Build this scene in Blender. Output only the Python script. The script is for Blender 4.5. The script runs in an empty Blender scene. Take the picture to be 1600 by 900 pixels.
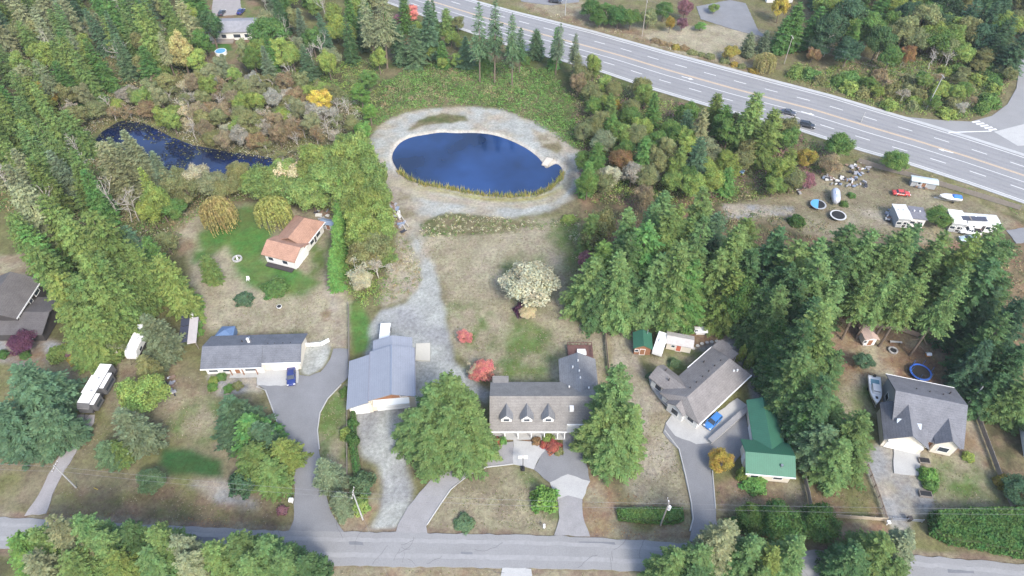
import bpy, math, random
import numpy as np
from mathutils import Vector
R = math.radians
rnd = random.Random(7)
nrg = np.random.default_rng(11)
scene = bpy.context.scene
C = scene.collection

# ---------------------------------------------------------------- camera, sky, sun, exposure
CAM_H, PITCH, FPX = 120.0, R(47), 1067.0
cam_d = bpy.data.cameras.new("camera")
cam_d.sensor_width = 36.0; cam_d.lens = 36.0 * FPX / 1600.0
cam_d.clip_start = 1.0; cam_d.clip_end = 6000.0
cam = bpy.data.objects.new("camera", cam_d); C.objects.link(cam)
cam.location = (0, 0, CAM_H); cam.rotation_euler = (R(90) - PITCH, 0, 0)
scene.camera = cam

SUN_AZ, SUN_EL = R(152), R(44)          # compass bearing from +Y towards +X, elevation
world = bpy.data.worlds.new("World"); scene.world = world; world.use_nodes = True
wn = world.node_tree; wn.nodes.clear()
sky = wn.nodes.new("ShaderNodeTexSky"); sky.sky_type = 'NISHITA'; sky.sun_disc = False
sky.sun_elevation = SUN_EL; sky.sun_rotation = SUN_AZ
sky.air_density = 1.0; sky.dust_density = 2.2; sky.ozone_density = 1.0
wbg = wn.nodes.new("ShaderNodeBackground"); wbg.inputs[1].default_value = 0.15
wo = wn.nodes.new("ShaderNodeOutputWorld")
wn.links.new(sky.outputs[0], wbg.inputs[0]); wn.links.new(wbg.outputs[0], wo.inputs[0])
sun_d = bpy.data.lights.new("sun", 'SUN'); sun_d.energy = 1.4; sun_d.angle = R(14); sun_d.color = (1.0, 0.95, 0.86)
sun = bpy.data.objects.new("sun", sun_d); C.objects.link(sun)
tosun = Vector((math.sin(SUN_AZ) * math.cos(SUN_EL), math.cos(SUN_AZ) * math.cos(SUN_EL), math.sin(SUN_EL)))
sun.rotation_euler = tosun.to_track_quat('Z', 'Y').to_euler(); sun.location = (60, -60, 150)
vs = scene.view_settings
vs.view_transform = 'Standard'; vs.look = 'None'; vs.gamma = 1.0; vs.use_curve_mapping = False
vs.exposure = 1.5
cy = scene.cycles
cy.max_bounces = 6; cy.diffuse_bounces = 3; cy.glossy_bounces = 2; cy.transmission_bounces = 2; cy.transparent_max_bounces = 4; cy.volume_bounces = 0

# ---------------------------------------------------------------- casts an image pixel from the camera onto the level plane at height z
def S(u, v, z=0.0):
    ct, st = math.cos(PITCH), math.sin(PITCH)
    dx, dv = u - 800.0, 450.0 - v
    d = (dx, ct * FPX + st * dv, -st * FPX + ct * dv)
    t = (z - CAM_H) / d[2]
    return Vector((d[0] * t, d[1] * t, z))
def SP(pts, z=0.0): return [S(u, v, z).xy for u, v in pts]

# ---------------------------------------------------------------- materials
MATS = {}
def nodes_of(m):
    m.use_nodes = True
    nt = m.node_tree; b = nt.nodes["Principled BSDF"]
    return nt, b
def mat(name, col, rough=0.8, var=0.15, scale=2.0, bump=0.0, metal=0.0, spec=0.3, scale2=None, stripes=None, coat=0.0):
    """principled with two octaves of procedural mottling, optional relief and courses"""
    if name in MATS: return MATS[name]
    m = bpy.data.materials.new(name); nt, b = nodes_of(m); N = nt.nodes; L = nt.links
    tc = N.new("ShaderNodeTexCoord")
    n1 = N.new("ShaderNodeTexNoise"); n1.inputs["Scale"].default_value = scale; n1.inputs["Detail"].default_value = 6; n1.inputs["Roughness"].default_value = .65
    n2 = N.new("ShaderNodeTexNoise"); n2.inputs["Scale"].default_value = scale2 or scale * 9; n2.inputs["Detail"].default_value = 4
    L.new(tc.outputs["Object"], n1.inputs["Vector"]); L.new(tc.outputs["Object"], n2.inputs["Vector"])
    ad = N.new("ShaderNodeMath"); ad.operation = 'ADD'
    L.new(n1.outputs[0], ad.inputs[0]); L.new(n2.outputs[0], ad.inputs[1])
    mr = N.new("ShaderNodeMapRange"); mr.inputs[1].default_value = .6; mr.inputs[2].default_value = 1.4
    mr.inputs[3].default_value = 1 - var; mr.inputs[4].default_value = 1 + var
    L.new(ad.outputs[0], mr.inputs[0])
    mx = N.new("ShaderNodeVectorMath"); mx.operation = 'SCALE'; mx.inputs[0].default_value = col
    fac = mr.outputs[0]
    if stripes:
        axis, period, amt = stripes
        sx = N.new("ShaderNodeSeparateXYZ"); L.new(tc.outputs["Object"], sx.inputs[0])
        mu = N.new("ShaderNodeMath"); mu.operation = 'MULTIPLY'; mu.inputs[1].default_value = 1.0 / period
        L.new(sx.outputs["XYZ".index(axis)], mu.inputs[0])
        fr = N.new("ShaderNodeMath"); fr.operation = 'FRACT'; L.new(mu.outputs[0], fr.inputs[0])
        cp = N.new("ShaderNodeMath"); cp.operation = 'LESS_THAN'; cp.inputs[1].default_value = .18; L.new(fr.outputs[0], cp.inputs[0])
        sm = N.new("ShaderNodeMath"); sm.operation = 'MULTIPLY_ADD'; sm.inputs[1].default_value = -amt; sm.inputs[2].default_value = 1.0
        L.new(cp.outputs[0], sm.inputs[0])
        m2 = N.new("ShaderNodeMath"); m2.operation = 'MULTIPLY'; L.new(fac, m2.inputs[0]); L.new(sm.outputs[0], m2.inputs[1]); fac = m2.outputs[0]
    L.new(fac, mx.inputs["Scale"]); L.new(mx.outputs[0], b.inputs["Base Color"])
    b.inputs["Roughness"].default_value = rough; b.inputs["Metallic"].default_value = metal
    b.inputs["Specular IOR Level"].default_value = spec; b.inputs["Coat Weight"].default_value = coat
    if bump:
        bp = N.new("ShaderNodeBump"); bp.inputs["Strength"].default_value = bump; bp.inputs["Distance"].default_value = .1
        L.new(ad.outputs[0], bp.inputs["Height"]); L.new(bp.outputs[0], b.inputs["Normal"])
    MATS[name] = m
    return m

def leaf_material(name, trans=0.22, objcol=True):
    m = bpy.data.materials.new(name); nt, b = nodes_of(m); N = nt.nodes; L = nt.links
    at = N.new("ShaderNodeAttribute"); at.attribute_name = "tint"
    col = at.outputs["Color"]
    if objcol:
        oi = N.new("ShaderNodeObjectInfo")
        vm = N.new("ShaderNodeVectorMath"); vm.operation = 'MULTIPLY'
        L.new(oi.outputs["Color"], vm.inputs[0]); L.new(col, vm.inputs[1]); col = vm.outputs[0]
        tc = N.new("ShaderNodeTexCoord"); nz = N.new("ShaderNodeTexNoise"); nz.inputs["Scale"].default_value = .55
        L.new(tc.outputs["Object"], nz.inputs["Vector"])
        hs = N.new("ShaderNodeHueSaturation")
        mr = N.new("ShaderNodeMapRange"); mr.inputs[1].default_value = .3; mr.inputs[2].default_value = .7; mr.inputs[3].default_value = .475; mr.inputs[4].default_value = .525
        L.new(nz.outputs[0], mr.inputs[0]); L.new(mr.outputs[0], hs.inputs["Hue"]); L.new(col, hs.inputs["Color"]); col = hs.outputs[0]
    L.new(col, b.inputs["Base Color"]); b.inputs["Roughness"].default_value = .75; b.inputs["Specular IOR Level"].default_value = .12
    tr = N.new("ShaderNodeBsdfTranslucent"); L.new(col, tr.inputs["Color"])
    mixs = N.new("ShaderNodeMixShader"); mixs.inputs[0].default_value = trans
    out = N["Material Output"]
    L.new(b.outputs[0], mixs.inputs[1]); L.new(tr.outputs[0], mixs.inputs[2]); L.new(mixs.outputs[0], out.inputs["Surface"])
    return m
M_LEAF = leaf_material("foliage", .35)
M_STUFF = leaf_material("undergrowth_foliage", .2, objcol=False)
M_BARK = mat("bark", (.16, .125, .095), .9, .3, 1.5, .4)
M_BARKPALE = mat("pale_bark", (.42, .39, .35), .9, .2, 1.5, .2)

# ---------------------------------------------------------------- objects
def link(o, parent=None):
    C.objects.link(o)
    if parent is not None: o.parent = parent
    return o
def tag(o, label=None, cat=None, group=None, kind=None):
    if label: o["label"] = label
    if cat: o["category"] = cat
    if group: o["group"] = group
    if kind: o["kind"] = kind
    return o
def thing(name, label, cat, loc=(0, 0, 0), rz=0.0, group=None):
    o = bpy.data.objects.new(name, None); o.empty_display_size = .5
    o.location = (loc[0], loc[1], loc[2] if len(loc) > 2 else 0.0); o.rotation_euler = (0, 0, rz)
    link(o); return tag(o, label, cat, group)
def pymesh(name, verts, faces, material, parent=None, smooth=False):
    me = bpy.data.meshes.new(name); me.from_pydata([tuple(v) for v in verts], [], faces); me.update()
    if material: me.materials.append(material)
    if smooth: me.polygons.foreach_set("use_smooth", [True] * len(me.polygons))
    return link(bpy.data.objects.new(name, me), parent)
class MB:
    def __init__(s): s.v = []; s.f = []
    def add(s, vs, fs):
        n = len(s.v); s.v += [tuple(v) for v in vs]; s.f += [tuple(i + n for i in f) for f in fs]; return s
    def box(s, x0, x1, y0, y1, z0, z1, rz=0, o=(0, 0)):
        p = []
        for z in (z0, z1):
            for x, y in ((x0, y0), (x1, y0), (x1, y1), (x0, y1)):
                c, q = math.cos(rz), math.sin(rz); p.append((o[0] + x * c - y * q, o[1] + x * q + y * c, z))
        return s.add(p, [(3, 2, 1, 0), (4, 5, 6, 7), (0, 1, 5, 4), (1, 2, 6, 5), (2, 3, 7, 6), (3, 0, 4, 7)])
    def prism(s, poly, z0, z1):
        n = len(poly); p = [(x, y, z0) for x, y in poly] + [(x, y, z1) for x, y in poly]
        return s.add(p, [tuple(range(n))[::-1], tuple(range(n, 2 * n))] + [(i, (i + 1) % n, n + (i + 1) % n, n + i) for i in range(n)])
    def extr(s, prof, x0, x1, axis='x', taper=1.0, mid=0.0):
        """profile of (a,z) pairs swept along an axis"""
        n = len(prof); f = (lambda t, a, z: (t, a, z)) if axis == 'x' else (lambda t, a, z: (a, t, z))
        p = [f(x0, a, z) for a, z in prof] + [f(x1, a, z) for a, z in prof]
        return s.add(p, [tuple(range(n)), tuple(range(n, 2 * n))[::-1]] + [(i, n + i, n + (i + 1) % n, (i + 1) % n) for i in range(n)])
    def tube(s, pts, rad, n=6, cap=True):
        pts = [Vector(p) for p in pts]
        rad = rad if isinstance(rad, (list, tuple)) else [rad] * len(pts)
        rings = []
        for i, p in enumerate(pts):
            d = (pts[min(i + 1, len(pts) - 1)] - pts[max(i - 1, 0)])
            d = d.normalized() if d.length > 1e-6 else Vector((0, 0, 1))
            a = d.orthogonal().normalized(); b = d.cross(a)
            rings += [p + (a * math.cos(2 * math.pi * k / n) + b * math.sin(2 * math.pi * k / n)) * rad[i] for k in range(n)]
        fs = []
        for i in range(len(pts) - 1):
            for k in range(n): fs.append((i * n + k, i * n + (k + 1) % n, (i + 1) * n + (k + 1) % n, (i + 1) * n + k))
        if cap: fs += [tuple(range(n))[::-1], tuple((len(pts) - 1) * n + k for k in range(n))]
        return s.add(rings, fs)
    def cyl(s, x, y, z0, z1, r, n=12, r1=None): return s.tube([(x, y, z0), (x, y, z1)], [r, r if r1 is None else r1], n)
    def wheel(s, x, y, z, r, w, n=14): return s.tube([(x, y - w / 2, z), (x, y + w / 2, z)], r, n)
    def loft(s, rings, close=True):
        n = len(rings[0]); p = [q for r in rings for q in r]; fs = []
        for i in range(len(rings) - 1):
            for k in range(n): fs.append((i * n + k, i * n + (k + 1) % n, (i + 1) * n + (k + 1) % n, (i + 1) * n + k))
        if close: fs += [tuple(range(n))[::-1], tuple((len(rings) - 1) * n + k for k in range(n))]
        return s.add(p, fs)
    def build(s, name, material, parent=None, smooth=False, bevel=0.0):
        o = pymesh(name, s.v, s.f, material, parent, smooth)
        if bevel:
            md = o.modifiers.new("bevel", 'BEVEL'); md.width = bevel; md.segments = 2; md.limit_method = 'ANGLE'
        return o

# ---------------------------------------------------------------- ground: one sheet with a fine middle, kinds of ground outlined in image pixels
def pn(x, y, s, seed=0):
    """smooth value noise on numpy arrays"""
    x = x / s + seed * 17.3; y = y / s - seed * 9.1
    xi = np.floor(x).astype(np.int64); yi = np.floor(y).astype(np.int64); fx = x - xi; fy = y - yi
    fx = fx * fx * (3 - 2 * fx); fy = fy * fy * (3 - 2 * fy)
    def h(a, b):
        n = (a * 374761393 + b * 668265263 + seed * 974711) & 0x7fffffff
        n = ((n ^ (n >> 13)) * 1274126177) & 0x7fffffff
        return ((n ^ (n >> 16)) & 0xffff) / 65535.0
    return (h(xi, yi) * (1 - fx) + h(xi + 1, yi) * fx) * (1 - fy) + (h(xi, yi + 1) * (1 - fx) + h(xi + 1, yi + 1) * fx) * fy
def fbm(x, y, s, seed=0, o=4):
    r = 0; a = .5; t = 0
    for i in range(o): r = r + a * pn(x, y, s / 2 ** i, seed + i); t += a; a *= .55
    return r / t
def sdist(X, Y, poly):
    """signed distance (positive inside) to a plan polygon"""
    d = np.full(X.shape, 1e9); ins = np.zeros(X.shape, bool); n = len(poly)
    for i in range(n):
        x0, y0 = poly[i]; x1, y1 = poly[(i + 1) % n]
        ex, ey = x1 - x0, y1 - y0; l = ex * ex + ey * ey + 1e-9
        t = np.clip(((X - x0) * ex + (Y - y0) * ey) / l, 0, 1)
        d = np.minimum(d, (X - x0 - t * ex) ** 2 + (Y - y0 - t * ey) ** 2)
        c = ((y0 > Y) != (y1 > Y)) & (X < ex * (Y - y0) / (ey if abs(ey) > 1e-9 else 1e-9) + x0)
        ins ^= c
    d = np.sqrt(d)
    return np.where(ins, d, -d)
DRY = (.275, .24, .165); DRYPALE = (.335, .295, .215); GRASS = (.12, .165, .05); LUSH = (.085, .175, .04); DEEPG = (.045, .095, .03); DIRT = (.21, .15, .10)
FLOOR = (.09, .085, .045); GRAVEL = (.345, .355, .33); TAN = (.34, .30, .24); OLIVE = (.155, .15, .065); LEAFL = (.235, .155, .10)
BRAMBLE = (.085, .10, .035); GREYG = (.27, .275, .275); WILD = (.17, .145, .085); DULL = (.20, .17, .112); VERGE = (.22, .19, .12); LINER = (.50, .46, .40)
POND = [(613,248),(616,236),(626,223),(642,215),(665,211),(690,207),(712,209),(742,208),(770,211),(795,219),(820,231),(838,244),(848,256),(851,264),(860,259),(869,255),(877,262),(878,272),(871,284),(856,296),(835,303),(800,306),(760,304),(720,297),(690,291),(660,287),(640,279),(622,266)]
SWAMP = [(186,190),(208,188),(235,197),(262,212),(300,227),(350,237),(400,242),(436,250),(446,262),(420,272),(372,278),(330,276),(295,276),(262,268),(238,256),(214,246),(192,252),(165,243),(146,222),(160,206)]
REGIONS = [  # polygon in image pixels, ground A, ground B, patch size, feather, wobble
    ([(-300,-60),(640,-60),(600,10),(590,120),(560,200),(520,240),(400,230),(440,290),(300,330),(290,460),(240,470),(210,560),(60,560),(-300,430)], FLOOR, OLIVE, 9, 2, 2),
    ([(600,10),(900,90),(1240,190),(1300,215),(1290,260),(1220,300),(1120,320),(960,320),(900,250),(860,200),(700,150),(560,180),(560,100)], BRAMBLE, WILD, 6, 2, 2),
    ([(660,-40),(1020,60),(1230,125),(1400,175),(1520,185),(1590,130),(1600,60),(1640,-60)], WILD, OLIVE, 6, 1.5, 1),
    ([(800,6),(905,40),(1010,70),(1120,100),(1190,118),(1150,75),(1000,40),(880,-10)], DIRT, DRY, 4, 2, 1),
    ([(1000,55),(1060,40),(1160,38),(1200,50),(1150,85),(1080,90),(1040,72)], DRYPALE, DRY, 5, 1.5, 1),
    ([(910,310),(1200,310),(1600,330),(1640,560),(1480,560),(1200,545),(1180,510),(950,510),(905,420)], FLOOR, LEAFL, 6, 2, 2),
    # pond ring and paths
    ([(578,222),(588,197),(620,180),(660,170),(720,165),(780,170),(830,187),(880,212),(906,238),(914,265),(906,290),(890,313),(860,330),(800,343),(740,343),(690,340),(652,350),(640,375),(622,372),(612,335),(602,300),(592,270)], GRAVEL, TAN, 5, 1.2, 1.2),
    ([(604,285),(640,300),(652,345),(640,370),(622,400),(612,350)], TAN, WILD, 4, 1.2, 1),
    ([(655,188),(690,176),(728,180),(732,188),(700,192),(660,196),(640,202)], BRAMBLE, WILD, 3, .8, .8),
    ([(598,275),(612,270),(640,292),(690,305),(740,312),(800,318),(850,312),(885,290),(893,262),(880,240),(900,262),(895,290),(870,315),(820,326),(740,322),(670,312),(630,300)], TAN, DRYPALE, 3, .8, .6),
    ([(830,200),(868,215),(880,232),(870,240),(848,228)], WILD, TAN, 3, .8, .8),
    # field below the pond
    ([(645,372),(660,345),(760,340),(850,340),(905,350),(912,430),(925,490),(945,512),(950,580),(960,640),(870,600),(770,590),(735,585),(705,540),(690,450),(660,400)], DRY, DRYPALE, 7, 2, 2),
    ([(655,350),(700,330),(800,340),(840,350),(790,362),(660,368)], WILD, BRAMBLE, 3, 1, 1),
    ([(800,490),(850,520),(870,560),(875,600),(800,596),(770,590),(765,560)], GRASS, DRY, 4, 3, 3),
    ([(820,500),(860,515),(870,545),(840,540)], GRASS, GRASS, 4, 2, 2),
    ([(860,350),(900,350),(905,400),(912,450),(890,450),(870,400)], GRASS, DRY, 4, 2, 2),
    ([(610,400),(645,372),(665,400),(660,450),(600,480),(590,470)], DRYPALE, TAN, 4, 1.5, 1.5),
    ([(657,460),(655,420),(646,390),(640,368),(654,350),(664,374),(673,410),(690,460)], GRAVEL, TAN, 4, 1.6, 1.2),
    ([(656,455),(657,420),(668,405),(680,415),(688,455)], GRAVEL, GRAVEL, 4, 1, .8),
    ([(572,540),(574,512),(594,484),(635,473),(660,448),(687,448),(697,495),(711,560),(731,585),(768,612),(760,632),(735,620),(690,600),(640,640),(575,640),(570,560)], GRAVEL, GREYG, 6, .8, .8),
    ([(556,638),(628,634),(628,690),(632,728),(642,765),(637,795),(620,820),(622,834),(570,834),(592,800),(597,770),(588,728),(563,712),(558,680)], GRAVEL, GREYG, 5, .8, .8),
    # left house back garden
    ([(270,340),(330,320),(400,320),(520,330),(548,480),(545,545),(475,545),(470,520),(330,520),(310,500),(300,440)], DRY, DRYPALE, 6, 1.5, 1.5),
    ([(355,325),(400,320),(425,370),(415,400),(470,420),(500,440),(470,460),(400,455),(370,430),(350,390),(300,410),(290,380)], LUSH, GRASS, 5, 2, 2),
    ([(270,360),(300,345),(310,390),(280,400)], DRYPALE, DIRT, 4, 1.5, 1.5),
    ([(495,400),(505,395),(522,450),(532,500),(545,545),(522,545),(516,500),(508,450)], TAN, DIRT, 4, 1, .6),
    ([(460,415),(505,360),(520,370),(510,420),(500,440)], DRY, GRASS, 4, 1, 1),
    ([(500,485),(518,482),(520,500),(505,503)], TAN, DIRT, 3, .8, .6),
    ([(548,475),(560,470),(578,500),(572,545),(550,560)], LUSH, GRASS, 4, 1, 1),
    ([(476,540),(490,534),(514,530),(517,548),(505,572),(482,587),(469,582),(470,560)], GRAVEL, GRAVEL, 4, .5, .3),
    # left front gardens
    ([(-100,500),(60,545),(250,560),(310,580),(420,620),(440,680),(460,740),(462,800),(440,830),(0,808),(-100,800)], DULL, OLIVE, 7, 2, 2),
    ([(160,560),(270,570),(330,620),(300,660),(250,640),(200,600)], DIRT, DRY, 4, 2, 2),
    ([(255,700),(300,700),(345,720),(345,745),(260,742),(248,725)], DEEPG, DEEPG, 4, 1, .6),
    ([(80,745),(150,770),(300,760),(400,780),(455,800),(440,826),(100,808)], DIRT, OLIVE, 5, 2, 2),
    ([(300,755),(370,750),(400,790),(340,785)], TAN, GREYG, 3, 1.5, 1),
    ([(320,584),(400,580),(410,612),(340,617)], GREYG, TAN, 3, .5, .3),
    ([(500,640),(546,590),(548,760),(560,790),(592,760),(590,800),(570,828),(540,828),(515,790),(500,730),(497,670)], GRASS, DRY, 4, .6, .5),
    ([(515,790),(525,775),(592,790),(570,828),(540,828)], LEAFL, DRY, 3, .8, .5),
    # cape house front
    ([(667,822),(690,788),(705,765),(735,741),(760,730),(805,726),(835,735),(858,757),(872,782),(874,812),(866,833),(670,832)], DRY, DULL, 6, .8, .5),
    ([(830,785),(868,785),(872,812),(864,830),(820,828)], GRASS, DRY, 3, 2, 1.5),
    ([(805,732),(840,742),(850,765),(820,755)], GRASS, DRY, 3, 1.5, 1),
    ([(768,676),(880,676),(880,712),(850,700),(800,688),(768,690)], LEAFL, BRAMBLE, 2, .4, .3),
    ([(912,760),(925,740),(960,755),(965,810),(1080,815),(1080,845),(920,838),(908,800)], LEAFL, DRY, 4, 1, 1),
    ([(950,510),(1000,510),(1000,560),(1012,600),(1045,640),(1055,700),(1078,790),(1000,790),(970,760),(1000,680),(960,580)], DRY, TAN, 5, 1, 1),
    ([(965,810),(1080,810),(1080,830),(970,828)], OLIVE, DRY, 3, 1, .8),
    ([(1000,560),(1060,545),(1110,540),(1070,580),(1030,575)], DRY, GRASS, 4, 1.5, 1),
    ([(950,500),(1140,508),(1170,520),(1130,540),(1085,545),(1040,520),(960,520)], LEAFL, DIRT, 4, 1, 1),
    ([(1085,545),(1130,530),(1150,515),(1185,530),(1205,590),(1200,640),(1175,640),(1170,600),(1175,585),(1140,555),(1105,548)], GREYG, GREYG, 4, .8, .5),
    ([(1115,755),(1165,745),(1240,750),(1262,760),(1265,800),(1120,800)], DRY, DIRT, 5, .8, .6),
    ([(1262,690),(1310,660),(1345,750),(1380,810),(1268,803)], LEAFL, OLIVE, 4, 1, 1),
    ([(1290,520),(1335,515),(1350,520),(1480,530),(1500,600),(1525,650),(1560,740),(1570,790),(1450,790),(1440,720),(1380,690),(1375,640),(1320,600)], LEAFL, DRYPALE, 5, 1.5, 1.5),
    ([(1310,600),(1370,600),(1365,690),(1350,720),(1320,690)], DRY, GRASS, 4, 1.2, 1),
    ([(1455,705),(1530,705),(1560,760),(1568,795),(1450,795),(1460,760)], DRY, GRASS, 5, 1, 1),
    ([(1540,660),(1620,680),(1640,780),(1580,770),(1550,720)], DIRT, FLOOR, 5, 1, 1),
    ([(1368,690),(1397,698),(1440,708),(1438,742),(1458,778),(1450,800),(1425,812),(1420,832),(1396,832),(1384,810),(1371,775),(1355,730)], GREYG, TAN, 5, .8, .6),
    ([(1310,812),(1385,815),(1395,832),(1380,860),(1310,855)], LEAFL, DRY, 4, .8, .6),
    ([(500,884),(790,887),(1030,893),(1030,960),(480,960)], DRY, LEAFL, 5, .5, .4),
    ([(-60,858),(500,888),(500,1000),(-60,1000)], OLIVE, FLOOR, 5, .5, .4),
    ([(1030,893),(1700,945),(1700,1010),(1030,1000)], OLIVE, FLOOR, 5, .5, .4),
    ([(-60,797),(200,809),(400,819),(525,823),(700,826),(920,832),(1080,843),(1300,853),(1450,861),(1600,873),(1600,884),(1450,871),(1300,863),(1080,852),(920,841),(700,835),(525,833),(400,830),(200,820),(-60,808)], (.20, .145, .11), DRY, 3, .5, .5),
    ([(-60,852),(400,878),(700,885),(1080,896),(1600,942),(1600,952),(1080,903),(700,891),(400,885),(-60,862)], (.20, .145, .11), DRY, 3, .5, .5),
    ([(880,345),(905,345),(908,440),(925,490),(900,500),(885,430)], GRASS, OLIVE, 4, 2, 2),
    ([(700,470),(760,480),(790,540),(770,575),(730,540)], DRY, GRASS, 3, 2, 2),
    ([(780,415),(800,470),(850,480),(870,440),(850,400)], GRASS, DRY, 4, 3, 2),
    ([(300,620),(400,640),(420,700),(330,700),(270,670)], DRY, GRASS, 4, 2, 2),
    # junk yard by the highway
    ([(1120,325),(1160,315),(1240,300),(1290,260),(1345,255),(1420,265),(1520,310),(1590,345),(1560,370),(1440,380),(1330,380),(1240,360)], DULL, DRY, 6, 1.5, 1.2),
    ([(1330,320),(1400,330),(1400,350),(1330,350)], TAN, DRY, 3, 1.5, 1.2),
    ([(1130,318),(1240,322),(1240,336),(1135,340)], GREYG, TAN, 3, .8, .6),
    ([(1345,236),(1422,257),(1520,289),(1620,325),(1620,350),(1520,312),(1420,278),(1345,255)], OLIVE, VERGE, 4, .8, .5),
    ([(290,40),(330,0),(395,0),(440,30),(430,70),(370,110),(310,100),(285,80)], DIRT, GRASS, 6, 1.5, 1.5),
    ([(322,64),(355,57),(362,78),(330,80)], LUSH, LUSH, 4, .8, .6),
    ([(-40,400),(55,395),(60,450),(-40,450)], DIRT, DRY, 4, 1, 1),
    ([(-40,525),(70,525),(110,545),(60,575),(-40,560)], GREYG, DIRT, 3, .8, .6),
]
STEP = 0.62
gx = np.arange(-236, 236.01, STEP); gy = np.arange(28, 300.01, STEP)
GX, GY = np.meshgrid(gx, gy)
gcol = np.zeros(GX.shape + (3,))
w0 = np.clip((fbm(GX, GY, 14, 3) - .5) * 4 + .5, 0, 1)[..., None]
gcol[:] = np.array(WILD) * (1 - w0) + np.array(OLIVE) * w0
WOB = fbm(GX, GY, 5, 21) - .5
PATCH = {}
for poly, ca, cb, ps, fe, wo_ in REGIONS:
    pl = SP(poly); xs = [p[0] for p in pl]; ys = [p[1] for p in pl]
    i0, i1 = np.searchsorted(gx, [min(xs) - 6, max(xs) + 6]); j0, j1 = np.searchsorted(gy, [min(ys) - 6, max(ys) + 6])
    if i1 <= i0 or j1 <= j0: continue
    sl = (slice(j0, j1), slice(i0, i1))
    d = sdist(GX[sl], GY[sl], pl) + WOB[sl] * 2.4 * wo_
    w = np.clip(d / (2 * fe) + .5, 0, 1)[..., None]; w = w * w * (3 - 2 * w)
    if ps not in PATCH:
        PATCH[ps] = np.clip((fbm(GX, GY, ps, int(ps * 3) + 5, 5) - .5) * 3.4 + .42, 0, 1)[..., None]
    p = PATCH[ps][sl]
    gcol[sl] = gcol[sl] * (1 - w) + (np.array(ca) * (1 - p) + np.array(cb) * p) * w
# pale liner and silty shore of the round pond; relief of both basins
pd = sdist(GX, GY, SP(POND, -.5)); sd = sdist(GX, GY, SP(SWAMP, -.35))
shore = np.clip(1 - np.abs(pd + .6) / .9, 0, 1)[..., None]
gcol = gcol * (1 - shore) + np.array(LINER) * shore
low = np.clip((155 - GY) / 9, 0, 1)[..., None] * np.clip(1 - np.abs(pd + 2.4) / 1.5, 0, 1)[..., None]
gcol = gcol * (1 - low) + np.array((.30, .27, .10)) * low
deep = np.clip(pd / 1.5, 0, 1)[..., None]; gcol = gcol * (1 - deep) + np.array((.03, .05, .07)) * deep
deep = np.clip(sd / 2 + .3, 0, 1)[..., None]; gcol = gcol * (1 - deep) + np.array((.03, .03, .025)) * deep
gz = -.10 - .10 * fbm(GX, GY, 9, 40)
gz = gz - np.clip((pd + 1.2) * .55, 0, 2.2) - np.clip((sd + .8) * .3, 0, 1.0)
gcol = gcol * (0.62 + .46 * fbm(GX, GY, 2.2, 60))[..., None]
ny, nx = GX.shape
idx = np.arange(nx * ny).reshape(ny, nx)
gf = np.stack([idx[:-1, :-1], idx[:-1, 1:], idx[1:, 1:], idx[1:, :-1]], -1).reshape(-1, 4)
# coarse skirt out to the horizon, sharing the rim of the fine sheet
rim = np.concatenate([idx[0, :-1], idx[:-1, -1], idx[-1, :0:-1], idx[:0:-1, 0]])
gv = np.stack([GX, GY, gz], -1).reshape(-1, 3)
cx0, cy0 = 0.0, 160.0
far = gv[rim].copy(); dr = far[:, :2] - [cx0, cy0]; dr /= np.linalg.norm(dr, axis=1)[:, None]
far[:, :2] = [cx0, cy0] + dr * 3500; far[:, 2] = -.15
nb = len(gv); k = len(rim); ar = np.arange(k)
sk = np.stack([rim, nb + ar, nb + (ar + 1) % k, rim[(ar + 1) % k]], -1)
gv = np.concatenate([gv, far]); gf = np.concatenate([gf, sk])
gc = np.concatenate([gcol.reshape(-1, 3), np.tile(np.array(OLIVE), (k, 1))])
def fast_mesh(name, V, Fq, cols=None, material=None, attr="tint"):
    me = bpy.data.meshes.new(name); nf = len(Fq); w = Fq.shape[1]
    me.vertices.add(len(V)); me.vertices.foreach_set("co", np.ascontiguousarray(V, np.float32).ravel())
    me.loops.add(nf * w); me.loops.foreach_set("vertex_index", np.ascontiguousarray(Fq, np.int32).ravel())
    me.polygons.add(nf); me.polygons.foreach_set("loop_start", np.arange(0, nf * w, w, dtype=np.int32))
    me.polygons.foreach_set("loop_total", np.full(nf, w, np.int32))
    if cols is not None:
        a = me.color_attributes.new(attr, 'FLOAT_COLOR', 'POINT')
        a.data.foreach_set("color", np.concatenate([cols, np.ones((len(cols), 1))], 1).astype(np.float32).ravel())
    me.update(calc_edges=True)
    if material: me.materials.append(material)
    return me
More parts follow.
